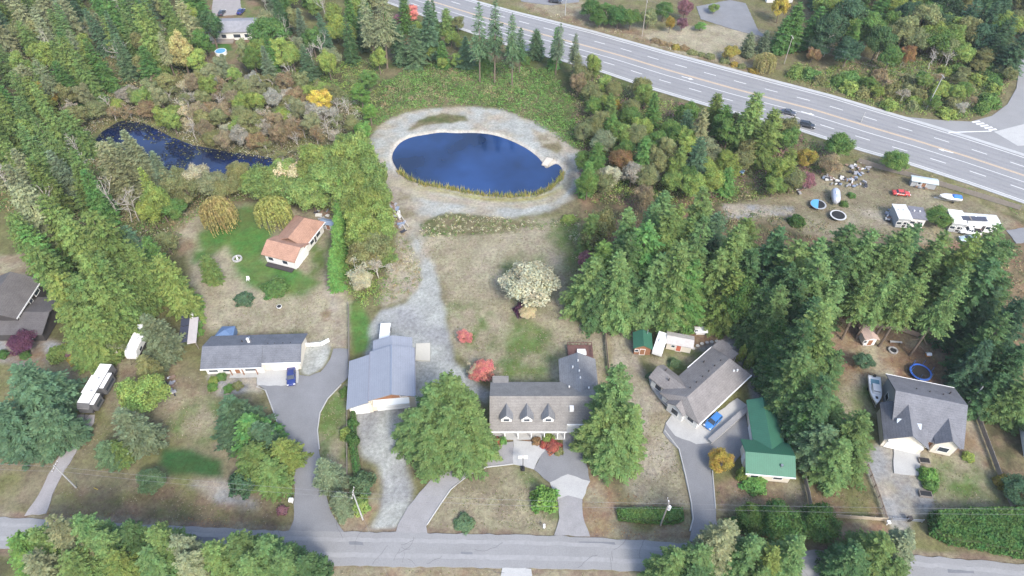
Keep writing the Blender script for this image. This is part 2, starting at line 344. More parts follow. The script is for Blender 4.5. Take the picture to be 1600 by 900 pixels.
def ground_material():
    m = bpy.data.materials.new("ground_cover"); nt, b = nodes_of(m); N = nt.nodes; L = nt.links
    at = N.new("ShaderNodeAttribute"); at.attribute_name = "tint"
    tc = N.new("ShaderNodeTexCoord")
    outs = []
    for sc, det in ((.35, 5), (1.4, 8), (9.0, 6)):
        n = N.new("ShaderNodeTexNoise"); n.inputs["Scale"].default_value = sc; n.inputs["Detail"].default_value = det; n.inputs["Roughness"].default_value = .7
        L.new(tc.outputs["Object"], n.inputs["Vector"]); outs.append(n)
    a1 = N.new("ShaderNodeMath"); a1.operation = 'ADD'; L.new(outs[1].outputs[0], a1.inputs[0]); L.new(outs[2].outputs[0], a1.inputs[1])
    mr = N.new("ShaderNodeMapRange"); mr.inputs[1].default_value = .65; mr.inputs[2].default_value = 1.35; mr.inputs[3].default_value = .45; mr.inputs[4].default_value = 1.5
    L.new(a1.outputs[0], mr.inputs[0])
    vm = N.new("ShaderNodeVectorMath"); vm.operation = 'SCALE'; L.new(at.outputs["Color"], vm.inputs[0]); L.new(mr.outputs[0], vm.inputs["Scale"])
    hs = N.new("ShaderNodeHueSaturation"); m2 = N.new("ShaderNodeMapRange"); m2.inputs[1].default_value = .35; m2.inputs[2].default_value = .65; m2.inputs[3].default_value = .485; m2.inputs[4].default_value = .53
    L.new(outs[0].outputs[0], m2.inputs[0]); L.new(m2.outputs[0], hs.inputs["Hue"]); L.new(vm.outputs[0], hs.inputs["Color"])
    L.new(hs.outputs[0], b.inputs["Base Color"]); b.inputs["Roughness"].default_value = .95; b.inputs["Specular IOR Level"].default_value = .1
    bp = N.new("ShaderNodeBump"); bp.inputs["Strength"].default_value = .7; bp.inputs["Distance"].default_value = .15
    L.new(a1.outputs[0], bp.inputs["Height"]); L.new(bp.outputs[0], b.inputs["Normal"])
    return m
gme = fast_mesh("ground", gv, gf, gc, ground_material())
tag(link(bpy.data.objects.new("ground", gme)), "dry lawns, gravel yards and forest floor", None, None, "structure")

# water
def water_material(name, col, rough, wave):
    m = bpy.data.materials.new(name); nt, b = nodes_of(m); N = nt.nodes; L = nt.links
    b.inputs["Base Color"].default_value = col + (1,); b.inputs["Roughness"].default_value = rough; b.inputs["IOR"].default_value = 1.6  # blue put into the base colour stands in for part of the reflected sky
    b.inputs["Specular IOR Level"].default_value = .5
    tc = N.new("ShaderNodeTexCoord"); n = N.new("ShaderNodeTexNoise"); n.inputs["Scale"].default_value = 1.3; n.inputs["Detail"].default_value = 3
    L.new(tc.outputs["Object"], n.inputs["Vector"])
    n0 = N.new("ShaderNodeTexNoise"); n0.inputs["Scale"].default_value = .045; n0.inputs["Detail"].default_value = 4; L.new(tc.outputs["Object"], n0.inputs["Vector"])
    cr = N.new("ShaderNodeMix"); cr.data_type = 'RGBA'; cr.inputs[6].default_value = tuple(q * .55 for q in col) + (1,); cr.inputs[7].default_value = tuple(q * 1.75 for q in col) + (1,)
    mr = N.new("ShaderNodeMapRange"); mr.inputs[1].default_value = .35; mr.inputs[2].default_value = .65; L.new(n0.outputs[0], mr.inputs[0]); L.new(mr.outputs[0], cr.inputs[0]); L.new(cr.outputs[2], b.inputs["Base Color"])
    bp = N.new("ShaderNodeBump"); bp.inputs["Strength"].default_value = wave; bp.inputs["Distance"].default_value = .04
    L.new(n.outputs[0], bp.inputs["Height"]); L.new(bp.outputs[0], b.inputs["Normal"])
    return m
def smooth_poly(pl, it=2):
    for _ in range(it):
        q = []
        for i in range(len(pl)):
            a, b = pl[i], pl[(i + 1) % len(pl)]
            q += [a * .75 + b * .25, a * .25 + b * .75]
        pl = q
    return pl
def sheet(name, pl, z, material, label=None, th=0.25, kind="structure", parent=None):
    """closed thin slab whose top lies at z"""
    mb = MB(); mb.prism([(p[0], p[1]) for p in pl], z - th, z)
    o = mb.build(name, material, parent)
    if parent is None: tag(o, label, None, None, kind)
    return o
def grow(pl, d):
    c = sum((Vector(p) for p in pl), Vector((0, 0))) / len(pl)
    return [p + (p - c).normalized() * d for p in pl]
sheet("pond_water", grow(smooth_poly(SP(POND, -.5)), .25), -.5, water_material("pond_water", (.009, .027, .085), .03, .12), "deep blue water of the round dug pond", .3)
sheet("swamp_water", grow(smooth_poly(SP(SWAMP, -.35)), .5), -.35, water_material("swamp_water", (.006, .016, .06), .04, .1), "dark blue swamp water among brush", .3)
# ---------------------------------------------------------------- roads and pavements
M_ASPH = mat("asphalt_highway", (.22, .22, .22), .9, .16, .12, .15, scale2=3.0)
M_ROAD = mat("asphalt_lane", (.22, .22, .22), .9, .16, .15, .15, scale2=4.0)
M_DRIVE = mat("asphalt_drive", (.18, .183, .19), .9, .2, .25, .15, scale2=5.0)
M_CONC = mat("concrete", (.36, .36, .35), .9, .15, .5, .1)
M_CONCD = mat("weathered_concrete", (.24, .235, .235), .9, .2, .5, .1)
M_GRAV = mat("gravel_path", (.27, .255, .25), .95, .2, .6, .3)
M_SHOULD = mat("gravel_shoulder", (.36, .365, .36), .95, .2, .5, .2)
M_PAINT = mat("white_paint", (.62, .62, .60), .7, .18, 1.5)
M_YEL = mat("yellow_paint", (.55, .40, .24), .7, .2, 1.0)
def resample(pl, n):
    P = [Vector(p) for p in pl]; L = [0]
    for a, b in zip(P, P[1:]): L.append(L[-1] + (b - a).length)
    out = []
    for i in range(n):
        t = L[-1] * i / (n - 1); k = 0
        while k < len(P) - 2 and L[k + 1] < t: k += 1
        s = (t - L[k]) / max(L[k + 1] - L[k], 1e-6); out.append(P[k].lerp(P[k + 1], s))
    return out
def band(name, A, B, z, material, f0=0.0, f1=1.0, label=None, parent=None, th=.25):
    """strip between two edge lines, from fraction f0 to f1 across"""
    a = [p.lerp(q, f0) for p, q in zip(A, B)]; b = [p.lerp(q, f1) for p, q in zip(A, B)]
    n = len(a); v = [(p.x, p.y, z) for p in a] + [(p.x, p.y, z) for p in b] + [(p.x, p.y, z - th) for p in a] + [(p.x, p.y, z - th) for p in b]
    f = []
    for i in range(n - 1):
        f += [(i, i + 1, n + i + 1, n + i), (2 * n + i, 3 * n + i, 3 * n + i + 1, 2 * n + i + 1), (i, 2 * n + i, 2 * n + i + 1, i + 1), (n + i, n + i + 1, 3 * n + i + 1, 3 * n + i)]
    f += [(0, n, 3 * n, 2 * n), (n - 1, 3 * n - 1, 4 * n - 1, 2 * n - 1)]
    o = pymesh(name, v, f, material, parent)
    if parent is None: tag(o, label, None, None, "structure")
    return o
# highway: far and near edges of the pavement
HT = SP([(560,-52),(640,-27),(720,-6),(800,16),(925,47),(1050,82),(1200,122),(1300,148),(1400,178),(1500,208),(1600,240),(1720,282)])
HB = SP([(500,-36),(600,3),(687,35),(800,74),(940,113),(1015,139),(1125,172),(1247,204),(1345,236),(1422,258),(1520,290),(1600,318),(1740,368)])
HA, HBB = resample(HT, 90), resample(HB, 90)
hw = band("highway", HA, HBB, .03, M_ASPH, label="grey multi-lane highway crossing behind the gardens")
band("shoulder", HA, HBB, .036, M_SHOULD, 0.0, .055, parent=hw, th=.02)
band("shoulder", HA, HBB, .036, M_SHOULD, .965, 1.0, parent=hw, th=.02)
for nm, f0, w, m_ in (("edge_line", .085, .008, M_PAINT), ("edge_line", .945, .008, M_PAINT), ("turn_lane_line", .585, .007, M_PAINT), ("centre_line", .445, .008, M_YEL), ("centre_line", .463, .008, M_YEL)):
    band(nm, HA, HBB, .042, m_, f0, f0 + w, parent=hw, th=.01)
def along(f, s):
    """point on the highway: f across, s = index along"""
    i = min(int(s), 88); t = s - i
    return HA[i].lerp(HBB[i], f).lerp(HA[i + 1].lerp(HBB[i + 1], f), t)
for f0 in (.275, .735):
    s = 1.0
    while s < 88:
        a, b = along(f0, s), along(f0, s + 1.35); d = (b - a).normalized(); n = Vector((-d.y, d.x)) * .11
        MB().prism([tuple(a + n), tuple(b + n), tuple(b - n), tuple(a - n)], .034, .042).build("lane_dash", M_PAINT, hw)
        s += 3.35
for u, v, sg in ((1074,122,1), (1262,177,1), (1478,236,-1), (890,68,1)):
    p = S(u, v).xy; d = (along(.52, 60) - along(.52, 50)).normalized() * sg; n = Vector((-d.y, d.x))
    pts = [p - d * 2 + n * .15, p + d * .6 + n * .15, p + d * .6 + n * .6, p + d * 2.2, p + d * .6 - n * .6, p + d * .6 - n * .15, p - d * 2 - n * .15]
    MB().prism([tuple(q) for q in pts], .034, .043).build("turn_arrow", M_PAINT, hw)
for f0, f1 in ((.12, .155), (.20, .235), (.31, .345), (.38, .415), (.62, .65), (.68, .71), (.78, .81), (.86, .89)):
    band("wheel_track", HA, HBB, .0385, mat("worn_highway", (.20, .20, .205), .9, .16, .15), f0, f1, parent=hw, th=.01)
jn = sheet("side_road", SP([(1400,181),(1460,187),(1517,190),(1550,181),(1574,163),(1588,138),(1592,112),(1584,92),(1640,92),(1700,180),(1700,275),(1600,243),(1500,211)]), .026, M_ROAD, "side road joining the highway at far right")
for i in range(5):
    a = S(1519 + i * 6.5, 191 + i * 3.1).xy; b = S(1531 + i * 6.5, 189.5 + i * 3.1).xy
    d = (b - a); n = Vector((-d.y, d.x)).normalized() * .35
    MB().prism([tuple(a + n), tuple(b + n), tuple(b - n), tuple(a - n)], .03, .036).build("crossing_bar", M_PAINT, jn)
a, b = S(1482, 207).xy, S(1549, 205).xy; n = Vector((0, .18))
MB().prism([tuple(a + n), tuple(b + n), tuple(b - n), tuple(a - n)], .03, .037).build("stop_line", M_PAINT, jn)
sheet("traffic_island", SP([(1553,206),(1600,194),(1640,200),(1640,225),(1590,228)]), .05, M_CONC, "pale concrete traffic island at the junction")
# residential road
RT = SP([(-120,800),(0,808),(200,818),(400,828),(525,831),(700,833),(920,839),(1080,850),(1300,861),(1450,869),(1600,882),(1760,897)])
RB = SP([(-120,846),(0,856),(200,868),(400,879),(525,884),(700,886),(920,890),(1080,897),(1300,913),(1450,926),(1600,944),(1760,966)])
ra, rb_ = resample(RT, 180), resample(RB, 180)
ra = [p + Vector((0, rnd.uniform(-.16, .16))) for p in ra]; rb_ = [p + Vector((0, rnd.uniform(-.16, .16))) for p in rb_]
rd = band("road", ra, rb_, .03, M_ROAD, label="grey residential road along the bottom")
M_PATCH = mat("asphalt_patch", (.15, .155, .165), .9, .15, .6); M_CRACK = mat("crack_sealant", (.09, .09, .095), .8, .1)
for u0, v0, u1, v1 in ((545,842,566,852),(300,836,340,846),(905,846,960,852),(1095,870,1110,884),(720,862,738,872),(1480,884,1520,896)):
    MB().prism([tuple(q) for q in SP([(u0, v0), (u1, v0 + 1), (u1 + 2, v1), (u0 + 1, v1 - 1)])], .028, .0355).build("asphalt_patch", M_PATCH, rd)
for k in range(26):
    u = rnd.uniform(380, 1300); v = 836 + (u - 380) * .028 + rnd.uniform(3, 44); p = S(u, v, .037); pts = [p]
    a = rnd.choice((0.0, math.pi / 2)) + rnd.uniform(-.3, .3)
    for j in range(rnd.randint(3, 8)):
        a += rnd.uniform(-.5, .5); pts.append(pts[-1] + Vector((math.cos(a), math.sin(a), 0)) * rnd.uniform(.4, .9))
    ys = [q.y for q in pts]
    MB().tube(pts, .025, 3).build("crack", M_CRACK, rd)
band("wheel_track", ra, rb_, .036, mat("worn_asphalt", (.25, .25, .25), .9, .15, .2), .18, .30, parent=rd, th=.01)
band("wheel_track", ra, rb_, .036, MATS["worn_asphalt"], .62, .76, parent=rd, th=.01)
def rough_edge(pl, step=1.2, amp=.13):
    out = []
    for a, b in zip(pl, pl[1:] + pl[:1]):
        n = max(1, int((b - a).length / step)); d = (b - a).normalized() if (b - a).length > 0 else Vector((1, 0)); q = Vector((-d.y, d.x))
        out += [a.lerp(b, k / n) + (q * rnd.uniform(-amp, amp) if k else Vector((0, 0))) for k in range(n)]
    return out
def drv(name, px, m_, label, z=.022): return sheet(name, rough_edge([Vector(p) for p in SP(px)]), z, m_, label)

drv("driveway", [(450,832),(459,812),(460,775),(459,725),(446,690),(437,665),(427,640),(414,608),(401,600),(400,577),(466,575),(468,586),(483,588),(501,581),(516,561),(521,545),(544,545),(544,589),(531,601),(512,622),(500,645),(496,670),(498,700),(502,725),(512,782),(520,805),(538,832)], M_DRIVE, "dark asphalt drive forking up to the long grey ranch house")
drv("apron", [(401,575),(466,573),(466,598),(440,603),(402,602)], M_CONC, "pale worn apron before the ranch house garage", .03)
drv("path", [(38,806),(61,772),(75,742),(87,722),(103,698),(120,655),(122,648),(148,648),(147,660),(137,675),(115,712),(95,745),(82,772),(72,802)], M_GRAV, "narrow gravel track up to the long camper")
drv("driveway", [(618,834),(622,819),(637,792),(655,770),(671,752),(690,735),(720,712),(745,702),(775,692),(802,690),(802,724),(760,729),(733,740),(703,765),(688,788),(666,822),(668,834)], M_CONCD, "curved concrete half of the horseshoe drive, left arm")
drv("driveway", [(802,687),(830,690),(854,702),(846,710),(834,733),(802,725)], M_CONC, "pale square concrete slab before the dormered house porch", .03)
drv("driveway", [(854,702),(880,712),(880,674),(911,674),(912,705),(922,752),(887,741),(859,754),(834,733),(846,710)], M_DRIVE, "dark asphalt part of horseshoe drive by the garage", .024)
drv("driveway", [(887,741),(922,752),(910,780),(887,774),(871,780),(859,754)], M_CONC, "pale six-sided concrete slab in the horseshoe drive", .032)
drv("driveway", [(871,780),(887,774),(910,780),(911,806),(922,838),(866,836),(874,810)], M_CONCD, "grey drive mouth below the six-sided slab", .024)
drv("driveway", [(1077,846),(1082,812),(1079,785),(1070,742),(1060,702),(1036,676),(1040,662),(1092,664),(1110,694),(1165,645),(1172,690),(1160,687),(1160,708),(1145,726),(1110,728),(1114,750),(1117,790),(1121,822),(1130,850)], M_DRIVE, "dark asphalt drive curving to the hipped grey house")
drv("driveway", [(1040,661),(1052,645),(1091,666),(1152,622),(1172,636),(1110,692),(1088,694),(1055,681)], M_CONC, "pale concrete parking pad under the blue hatchback", .03)
drv("driveway", [(1396,699),(1438,708),(1436,743),(1397,739)], M_CONC, "pale concrete apron before the steep-roofed house garage", .03)
drv("driveway", [(785,887),(830,889),(834,960),(776,960)], M_CONC, "short concrete drive stub below the road", .024)
drv("pavement", [(1088,10),(1140,0),(1165,5),(1185,48),(1200,58),(1160,50),(1095,30)], M_DRIVE, "grey parking yard beyond the highway")
drv("pavement", [(335,-30),(372,-30),(378,22),(330,26)], M_GRAV, "gravel drive of the far top house")
drv("pavement", [(800,-25),(900,-25),(905,3),(860,8),(815,2)], M_DRIVE, "dark yard at the top edge beyond the highway")
drv("pavement", [(1572,360),(1620,352),(1640,375),(1588,380)], M_DRIVE, "grey lane behind the mobile homes")
for u, v in [(1083,544),(1090,540),(1097,537),(1105,535),(1112,534),(1120,533),(1129,535),(1138,538),(1146,542)]:
    p = S(u, v); mb = MB(); mb.prism([(p.x + .45 * math.cos(a + rnd.uniform(-.2, .2)), p.y + .42 * math.sin(a)) for a in [k * math.pi / 3.5 for k in range(7)]], -.1, .06)
    tag(mb.build("stepping_stone", M_CONC), "pale round stepping stone in the arc behind the hipped grey house", "stepping stone", "stepping stones behind the hipped house")
sheet("concrete_pad", SP([(650,537),(672,536),(672,564),(649,563)]), .07, mat("pale_pad", (.45, .43, .37), .9, .1), "cream concrete pad beside the metal shop")

# ---------------------------------------------------------------- building kit
M_WHITE = mat("white_siding", (.66, .65, .62), .7, .06, 2.0, stripes=('Z', .22, .12))
M_TRIM = mat("white_trim", (.72, .72, .70), .6, .05, 2.0)
M_CREAM = mat("cream_stucco", (.60, .55, .46), .85, .08, 2.0)
M_GREYW = mat("grey_siding", (.34, .35, .36), .8, .08, 2.0, stripes=('Z', .22, .12))
M_DARKW = mat("dark_siding", (.05, .045, .045), .8, .1, 2.0)
M_GLASS = mat("window_glass", (.035, .045, .06), .06, .1, 1.0, spec=.6)
M_WOOD = mat("red_wood", (.27, .13, .07), .8, .2, 2.0, stripes=('X', .3, .25))
M_DECK = mat("deck_boards", (.14, .075, .065), .8, .2, 2.0, stripes=('X', .3, .3))
M_GREYWOOD = mat("weathered_wood", (.24, .21, .18), .9, .2, 2.0)
M_BLACK = mat("black_rubber", (.02, .02, .02), .7, .1, 4.0)
M_STEEL = mat("galvanised_steel", (.45, .46, .48), .4, .1, 2.0, metal=.8)
def shingle(n, c, var=.16, ax='Y'): return mat(n, c, .9, var * 2.2, .5, .25, scale2=5, stripes=(ax, .42, .14))
def roofmesh(name, parent, m_, x0, x1, wf, wb, zr, zf, zb, yc=0.0, hip0=0.0, hip1=0.0, axis='x', th=.2):
    """gabled or hipped roof slab. Runs along axis; eaves at yc-wf (front) and yc+wb (back)"""
    t = [(x0, yc - wf, zf), (x1, yc - wf, zf), (x1 - hip1, yc, zr), (x0 + hip0, yc, zr), (x0, yc + wb, zb), (x1, yc + wb, zb)]
    v = t + [(x, y, z - th) for x, y, z in t]
    f = [(0, 1, 2, 3), (3, 2, 5, 4), (9, 8, 7, 6), (10, 11, 8, 9), (0, 6, 7, 1), (5, 11, 10, 4)]
    if hip0: f += [(0, 3, 4), (6, 10, 9), (0, 4, 10, 6)]
    else: f += [(0, 3, 9, 6), (3, 4, 10, 9)]
    if hip1: f += [(1, 5, 2), (7, 8, 11), (1, 7, 11, 5)]
    else: f += [(1, 7, 8, 2), (2, 8, 11, 5)]
    if axis == 'y': v = [(y, x, z) for x, y, z in v]; f = [q[::-1] for q in f]
    return pymesh(name, v, f, m_, parent)
def gablewall(name, parent, m_, x0, x1, wf, wb, zr, zf, zb, yc=0.0, axis='x', inset=.45, hip=False, th=.21):
    sf = (zr - zf) / wf; sb = (zr - zb) / wb
    prof = [(yc - wf + inset, 0), (yc + wb - inset, 0), (yc + wb - inset, zb + sb * inset - th)]
    if not hip: prof.append((yc, zr - th))
    prof.append((yc - wf + inset, zf + sf * inset - th))
    return MB().extr(prof, x0 + inset, x1 - inset, axis).build(name, m_, parent)
def pane(parent, name, x0, x1, y, z0, z1, m_=None, frame=True, axis='x', d=-1, mf=None):
    """window or door on a wall plane: glass slightly proud of the wall, frame round it"""
    mb = MB(); e = .05 * d
    lo, hi = sorted((y, y + e))
    if axis == 'x': mb.box(x0, x1, lo, hi, z0, z1)
    else: mb.box(lo, hi, x0, x1, z0, z1)
    o = mb.build(name, m_ or M_GLASS, parent)
    if frame:
        fb = MB(); w = .1; lo, hi = sorted((y - .01 * d, y + 1.7 * e))
        for a0, a1, c0, c1 in ((x0 - w, x1 + w, z1, z1 + w), (x0 - w, x1 + w, z0 - w, z0), (x0 - w, x0, z0, z1), (x1, x1 + w, z0, z1)):
            if axis == 'x': fb.box(a0, a1, lo, hi, c0, c1)
            else: fb.box(lo, hi, a0, a1, c0, c1)
        fb.build("frame", mf or M_TRIM, o)
    return o
def gutter(parent, x0, x1, y, z, axis='x'):
    mb = MB()
    if axis == 'x': mb.box(x0, x1, y - .09, y + .09, z - .2, z + .03)
    else: mb.box(y - .09, y + .09, x0, x1, z - .2, z + .03)
    return mb.build("gutter", M_TRIM, parent)
def vent(parent, x, y, z, r=.13, h=.4, m_=None): return MB().cyl(x, y, z - .3, z + h, r, 8).build("roof_vent", m_ or M_DARKW, parent)
def garage_door(parent, x0, x1, y, z1, axis='x', m_=None, d=-1):
    o = pane(parent, "garage_door", x0, x1, y, .05, z1, m_ or M_TRIM, True, axis, d)
    for k in range(1, 4):
        mb = MB(); z = .05 + (z1 - .05) * k / 4; lo, hi = sorted((y + .05 * d, y + .075 * d))
        mb.box(x0, x1, lo, hi, z - .02, z + .02) if axis == 'x' else mb.box(lo, hi, x0, x1, z - .02, z + .02)
        mb.build("panel_joint", M_GREYW, o)
    return o

# ---- long ranch house with attached garage
RA = shingle("blue_grey_shingles", (0.130, 0.137, 0.155))
h = thing("ranch_house", "long low ranch house with blue-grey gable roof and attached garage", "house", (-55.6, 90.6, 0), R(2.2))
roofmesh("roof", h, RA, -10.5, 2.3, 4.4, 4.8, 5.0, 2.75, 2.6)
roofmesh("garage_roof", h, RA, 2.3, 10.5, 3.5, 4.8, 4.9, 3.0, 2.55)
gablewall("wall", h, M_WHITE, -10.4, 2.7, 4.2, 4.8, 5.0, 2.8, 2.6, inset=.5)
gablewall("garage_wall", h, M_CREAM, 1.8, 10.4, 3.5, 4.8, 4.9, 3.0, 2.55)
gutter(h, -10.5, 2.3, -4.45, 2.74); gutter(h, 2.3, 10.5, -3.55, 2.99)
garage_door(h, 4.0, 9.2, -3.05, 2.35)
for x0, x1 in ((-9.3, -7.4), (-6.3, -4.9), (-1.6, .6)): pane(h, "window", x0, x1, -3.7, .9, 2.1)
pane(h, "front_door", -3.8, -2.8, -3.7, .1, 2.2, M_WOOD)
for x in (-4.5, -2.0, .9): MB().box(x - .08, x + .08, -4.3, -4.14, 0, 2.5).build("porch_post", M_WOOD, h)
MB().box(-5, 1.2, -4.9, -3.6, 0, .15).build("porch_step", M_CONC, h)
for x, y in ((-2.6, 1.6), (-1.6, 1.5), (3.2, .6), (4.6, .6), (6.4, .6), (8.0, .6)): vent(h, x, y, 4.3)
MB().cyl(-1.1, 1.3, 4, 5.6, .28, 10).build("chimney", M_TRIM, h); MB().cyl(-1.0, 2.0, 4, 5.2, .2, 10).build("chimney", M_STEEL, h)
MB().box(-7.2, -1.2, 4.4, 6.6, 0, .5).build("deck", mat("orange_deck", (.40, .23, .13), .8, .15, 1.0), h)
MB().add([(-10.2, 4.6, 2.3), (-5.9, 4.6, 2.3), (-6.3, 8.0, 2.0), (-9.2, 8.0, 2.0), (-10.2, 4.6, 0), (-5.9, 4.6, 0), (-6.3, 8.0, 0), (-9.2, 8.0, 0), (-8, 6.2, 2.9)],
         [(0, 1, 8), (1, 2, 8), (2, 3, 8), (3, 0, 8), (0, 4, 5, 1), (1, 5, 6, 2), (2, 6, 7, 3), (3, 7, 4, 0)]).build("tarp_lean_to", mat("blue_tarp", (.10, .16, .27), .6, .2, 1.5), h)
# low garden wall panels by the ranch house gravel
w = thing("garden_wall", "low white panel wall curving behind the gravel turnaround", "wall", S(495, 541))
for (u0, v0), (u1, v1) in (((476, 541), (486, 541)), ((486, 541), (502, 540)), ((502, 540), (516, 533))):
    a, b = S(u0, v0) - w.location, S(u1, v1) - w.location; d = b - a
    MB().box(0, d.length - .15, -.1, .1, 0, 1.1, math.atan2(d.y, d.x), (a.x, a.y)).build("wall_panel", M_TRIM, w)

# ---- metal shop building
RM = mat("pale_blue_metal_roof", (.25, .265, .30), .5, .12, .5, metal=.15, stripes=('X', .45, .10))
h = thing("metal_shop", "large workshop with pale blue-grey metal roof and left lean-to", "workshop", (-24.7, 83.1, 0), R(6.5))
roofmesh("roof", h, RM, -6.2, 6.2, 4.7, 4.7, 6.6, 5.1, 5.1, axis='y')
MB().extr([(-4.7, 5.06), (-9.3, 3.4), (-9.3, 3.2), (-4.7, 4.86)], -6.6, 5.5, 'y').build("lean_to_roof", RM, h)
roofmesh("rear_roof", h, RM, 6.2, 9.4, 4.2, 4.2, 6.0, 4.7, 4.7, axis='y')
gablewall("wall", h, M_CREAM, -5.6, 6.3, 4.7, 4.7, 6.6, 5.1, 5.1, axis='y', inset=.3)
gablewall("rear_wall", h, M_GREYW, 5.9, 9.3, 4.2, 4.2, 6.0, 4.7, 4.7, axis='y', inset=.3)
MB().box(-9.0, -4.4, -5.6, 5.3, 0, 3.25).build("lean_to_wall", M_CREAM, h)
MB().extr([(-4.5, 4.0), (4.5, 4.0), (4.5, 4.9), (0, 6.3), (-4.5, 4.9)], -5.42, -5.28, 'y').build("wood_gable", M_WOOD, h)
MB().extr([(-5.3, 4.0), (-6.6, 3.5), (-6.6, 3.42), (-5.3, 3.9)], -3.9, 3.3, 'x').build("front_awning", mat("pale_awning", (.55, .6, .62), .5, .05), h)
garage_door(h, -3.4, 3.0, -5.3, 3.2); garage_door(h, -8.5, -5.2, -5.6, 2.7)
pane(h, "gable_window", 1.6, 3.0, -5.42, 4.4, 5.1)
for x in (-4.7, 4.7): MB().box(x - .08, x + .08, -6.2, 6.2, 4.88, 5.14).build("gutter", mat("grey_flashing", (.2, .2, .23), .7), h)
MB().box(-.15, .15, -6.2, 6.2, 6.55, 6.68).build("ridge_cap", M_STEEL, h)

# ---- dormered house
RC = shingle("grey_shingles", (0.19, 0.18, 0.168)); RCY = shingle("grey_shingles_wing", (0.174, 0.178, 0.185), ax='X')
h = thing("dormer_house", "large grey-roofed house with three white dormers and front porch", "house", (3.2, 75.9, 0), 0)
roofmesh("roof", h, RC, -7.6, 13.9, 4.1, 5.4, 7.5, 3.9, 4.6)
MB().extr([(-4.05, 3.98), (-5.3, 3.05), (-5.3, 2.85), (-4.05, 3.75)], -7.6, 7.5, 'x').build("porch_roof", RC, h)
gablewall("wall", h, M_WHITE, -7.5, 13.8, 4.0, 5.3, 7.5, 3.95, 4.6, inset=.4)
roofmesh("wing_roof", h, RCY, 1.5, 11.4, 3.9, 3.9, 6.7, 4.4, 4.4, yc=10.5, axis='y')
gablewall("wing_wall", h, M_WHITE, 1.4, 11.3, 3.9, 3.9, 6.7, 4.4, 4.4, yc=10.5, axis='y')
MB().box(-7.0, -4.1, 4.4, 6.6, 0, 4.6).build("rear_bay", M_DARKW, h); MB().box(-7.2, -3.9, 4.3, 6.8, 4.62, 4.8).build("rear_bay_roof", RC, h)
gutter(h, -7.6, 7.5, -5.36, 3.02); gutter(h, 7.6, 13.9, -4.18, 3.86)
for k, xc in enumerate((-4.3, -.3, 3.9)):
    d = MB(); d.box(xc - 1.05, xc + 1.05, -3.75, -1.0, 4.1, 5.35); dd = d.build("dormer", M_WHITE, h)
    MB().extr([(xc - 1.0, 5.35), (xc + 1.0, 5.35), (xc, 6.35)], -3.75, -1.0, 'y').build("dormer_gable", M_WHITE, dd)
    roofmesh("dormer_roof", dd, RCY, -4.0, -.2, 1.35, 1.35, 6.65, 5.2, 5.2, yc=xc, axis='y', th=.14)
    pane(dd, "window", xc - .55, xc + .55, -3.75, 4.45, 5.25)
for x in (-7.2, -4.6, -2.0, .6, 3.2, 5.8, 7.2): MB().box(x - .09, x + .09, -5.15, -4.97, 0, 2.85).build("porch_post", M_TRIM, h)
MB().box(-7.5, 7.4, -5.3, -3.4, 0, .2).build("porch_floor", M_CONC, h)
for x0, x1 in ((-6.6, -4.9), (-3.8, -2.4), (1.6, 3.2), (4.6, 6.6)): pane(h, "window", x0, x1, -3.6, .8, 2.4)
pane(h, "front_door", -.9, .3, -3.6, .2, 2.5, M_WOOD)
garage_door(h, 7.9, 12.4, -3.62, 2.6)
pane(h, "wing_window", 6.7 + 1.6, 6.7 + 2.6, 11.3 - .45, 1.2, 2.4, d=1)
s_ = MB().box(8.1, 8.9, -2.3, -1.4, 5.2, 6.35).build("skylight", M_TRIM, h)
for x, y, z in ((9.3, 8.0, 6.3), (10.5, 6.6, 6.9), (10.6, 4.9, 6.9), (8.3, 3.2, 6.1), (12.2, 2.8, 6.3), (10.4, 9.2, 6.9)): vent(h, x, y, z - .15, .14, .35, M_TRIM)
MB().box(9.0, 14.4, 11.4, 18.0, .5, .8).build("deck", M_DECK, h)
rl = MB()
for x in np.linspace(9.05, 14.35, 8): rl.box(x - .05, x + .05, 17.9, 18.0, .8, 1.75)
rl.box(9.0, 14.4, 17.88, 18.02, 1.7, 1.8)
for y in np.linspace(12, 18, 7): rl.box(14.3, 14.4, y - .05, y + .05, .8, 1.75); rl.box(9.0, 9.1, y - .05, y + .05, .8, 1.75)
rl.box(14.28, 14.42, 11.6, 18, 1.7, 1.8); rl.box(8.98, 9.12, 11.6, 18, 1.7, 1.8)
rl.build("deck_railing", M_DECK, h)
# table on the deck
t = thing("patio_table", "white patio table with benches on the maroon deck", "table", (15.2, 91.2, .8))
MB().box(-1.0, 1.0, -.55, .55, .68, .76).build("table_top", M_TRIM, t)
for x in (-.8, .8):
    for y in (-.45, .45): MB().box(x - .05, x + .05, y - .05, y + .05, 0, .68).build("leg", M_TRIM, t)
for y in (-1.05, 1.05):
    b_ = MB().box(-.9, .9, y - .2, y + .2, .4, .46); b_.box(-.8, -.7, y - .15, y + .15, 0, .4); b_.box(.7, .8, y - .15, y + .15, 0, .4); b_.build("bench", M_TRIM, t)

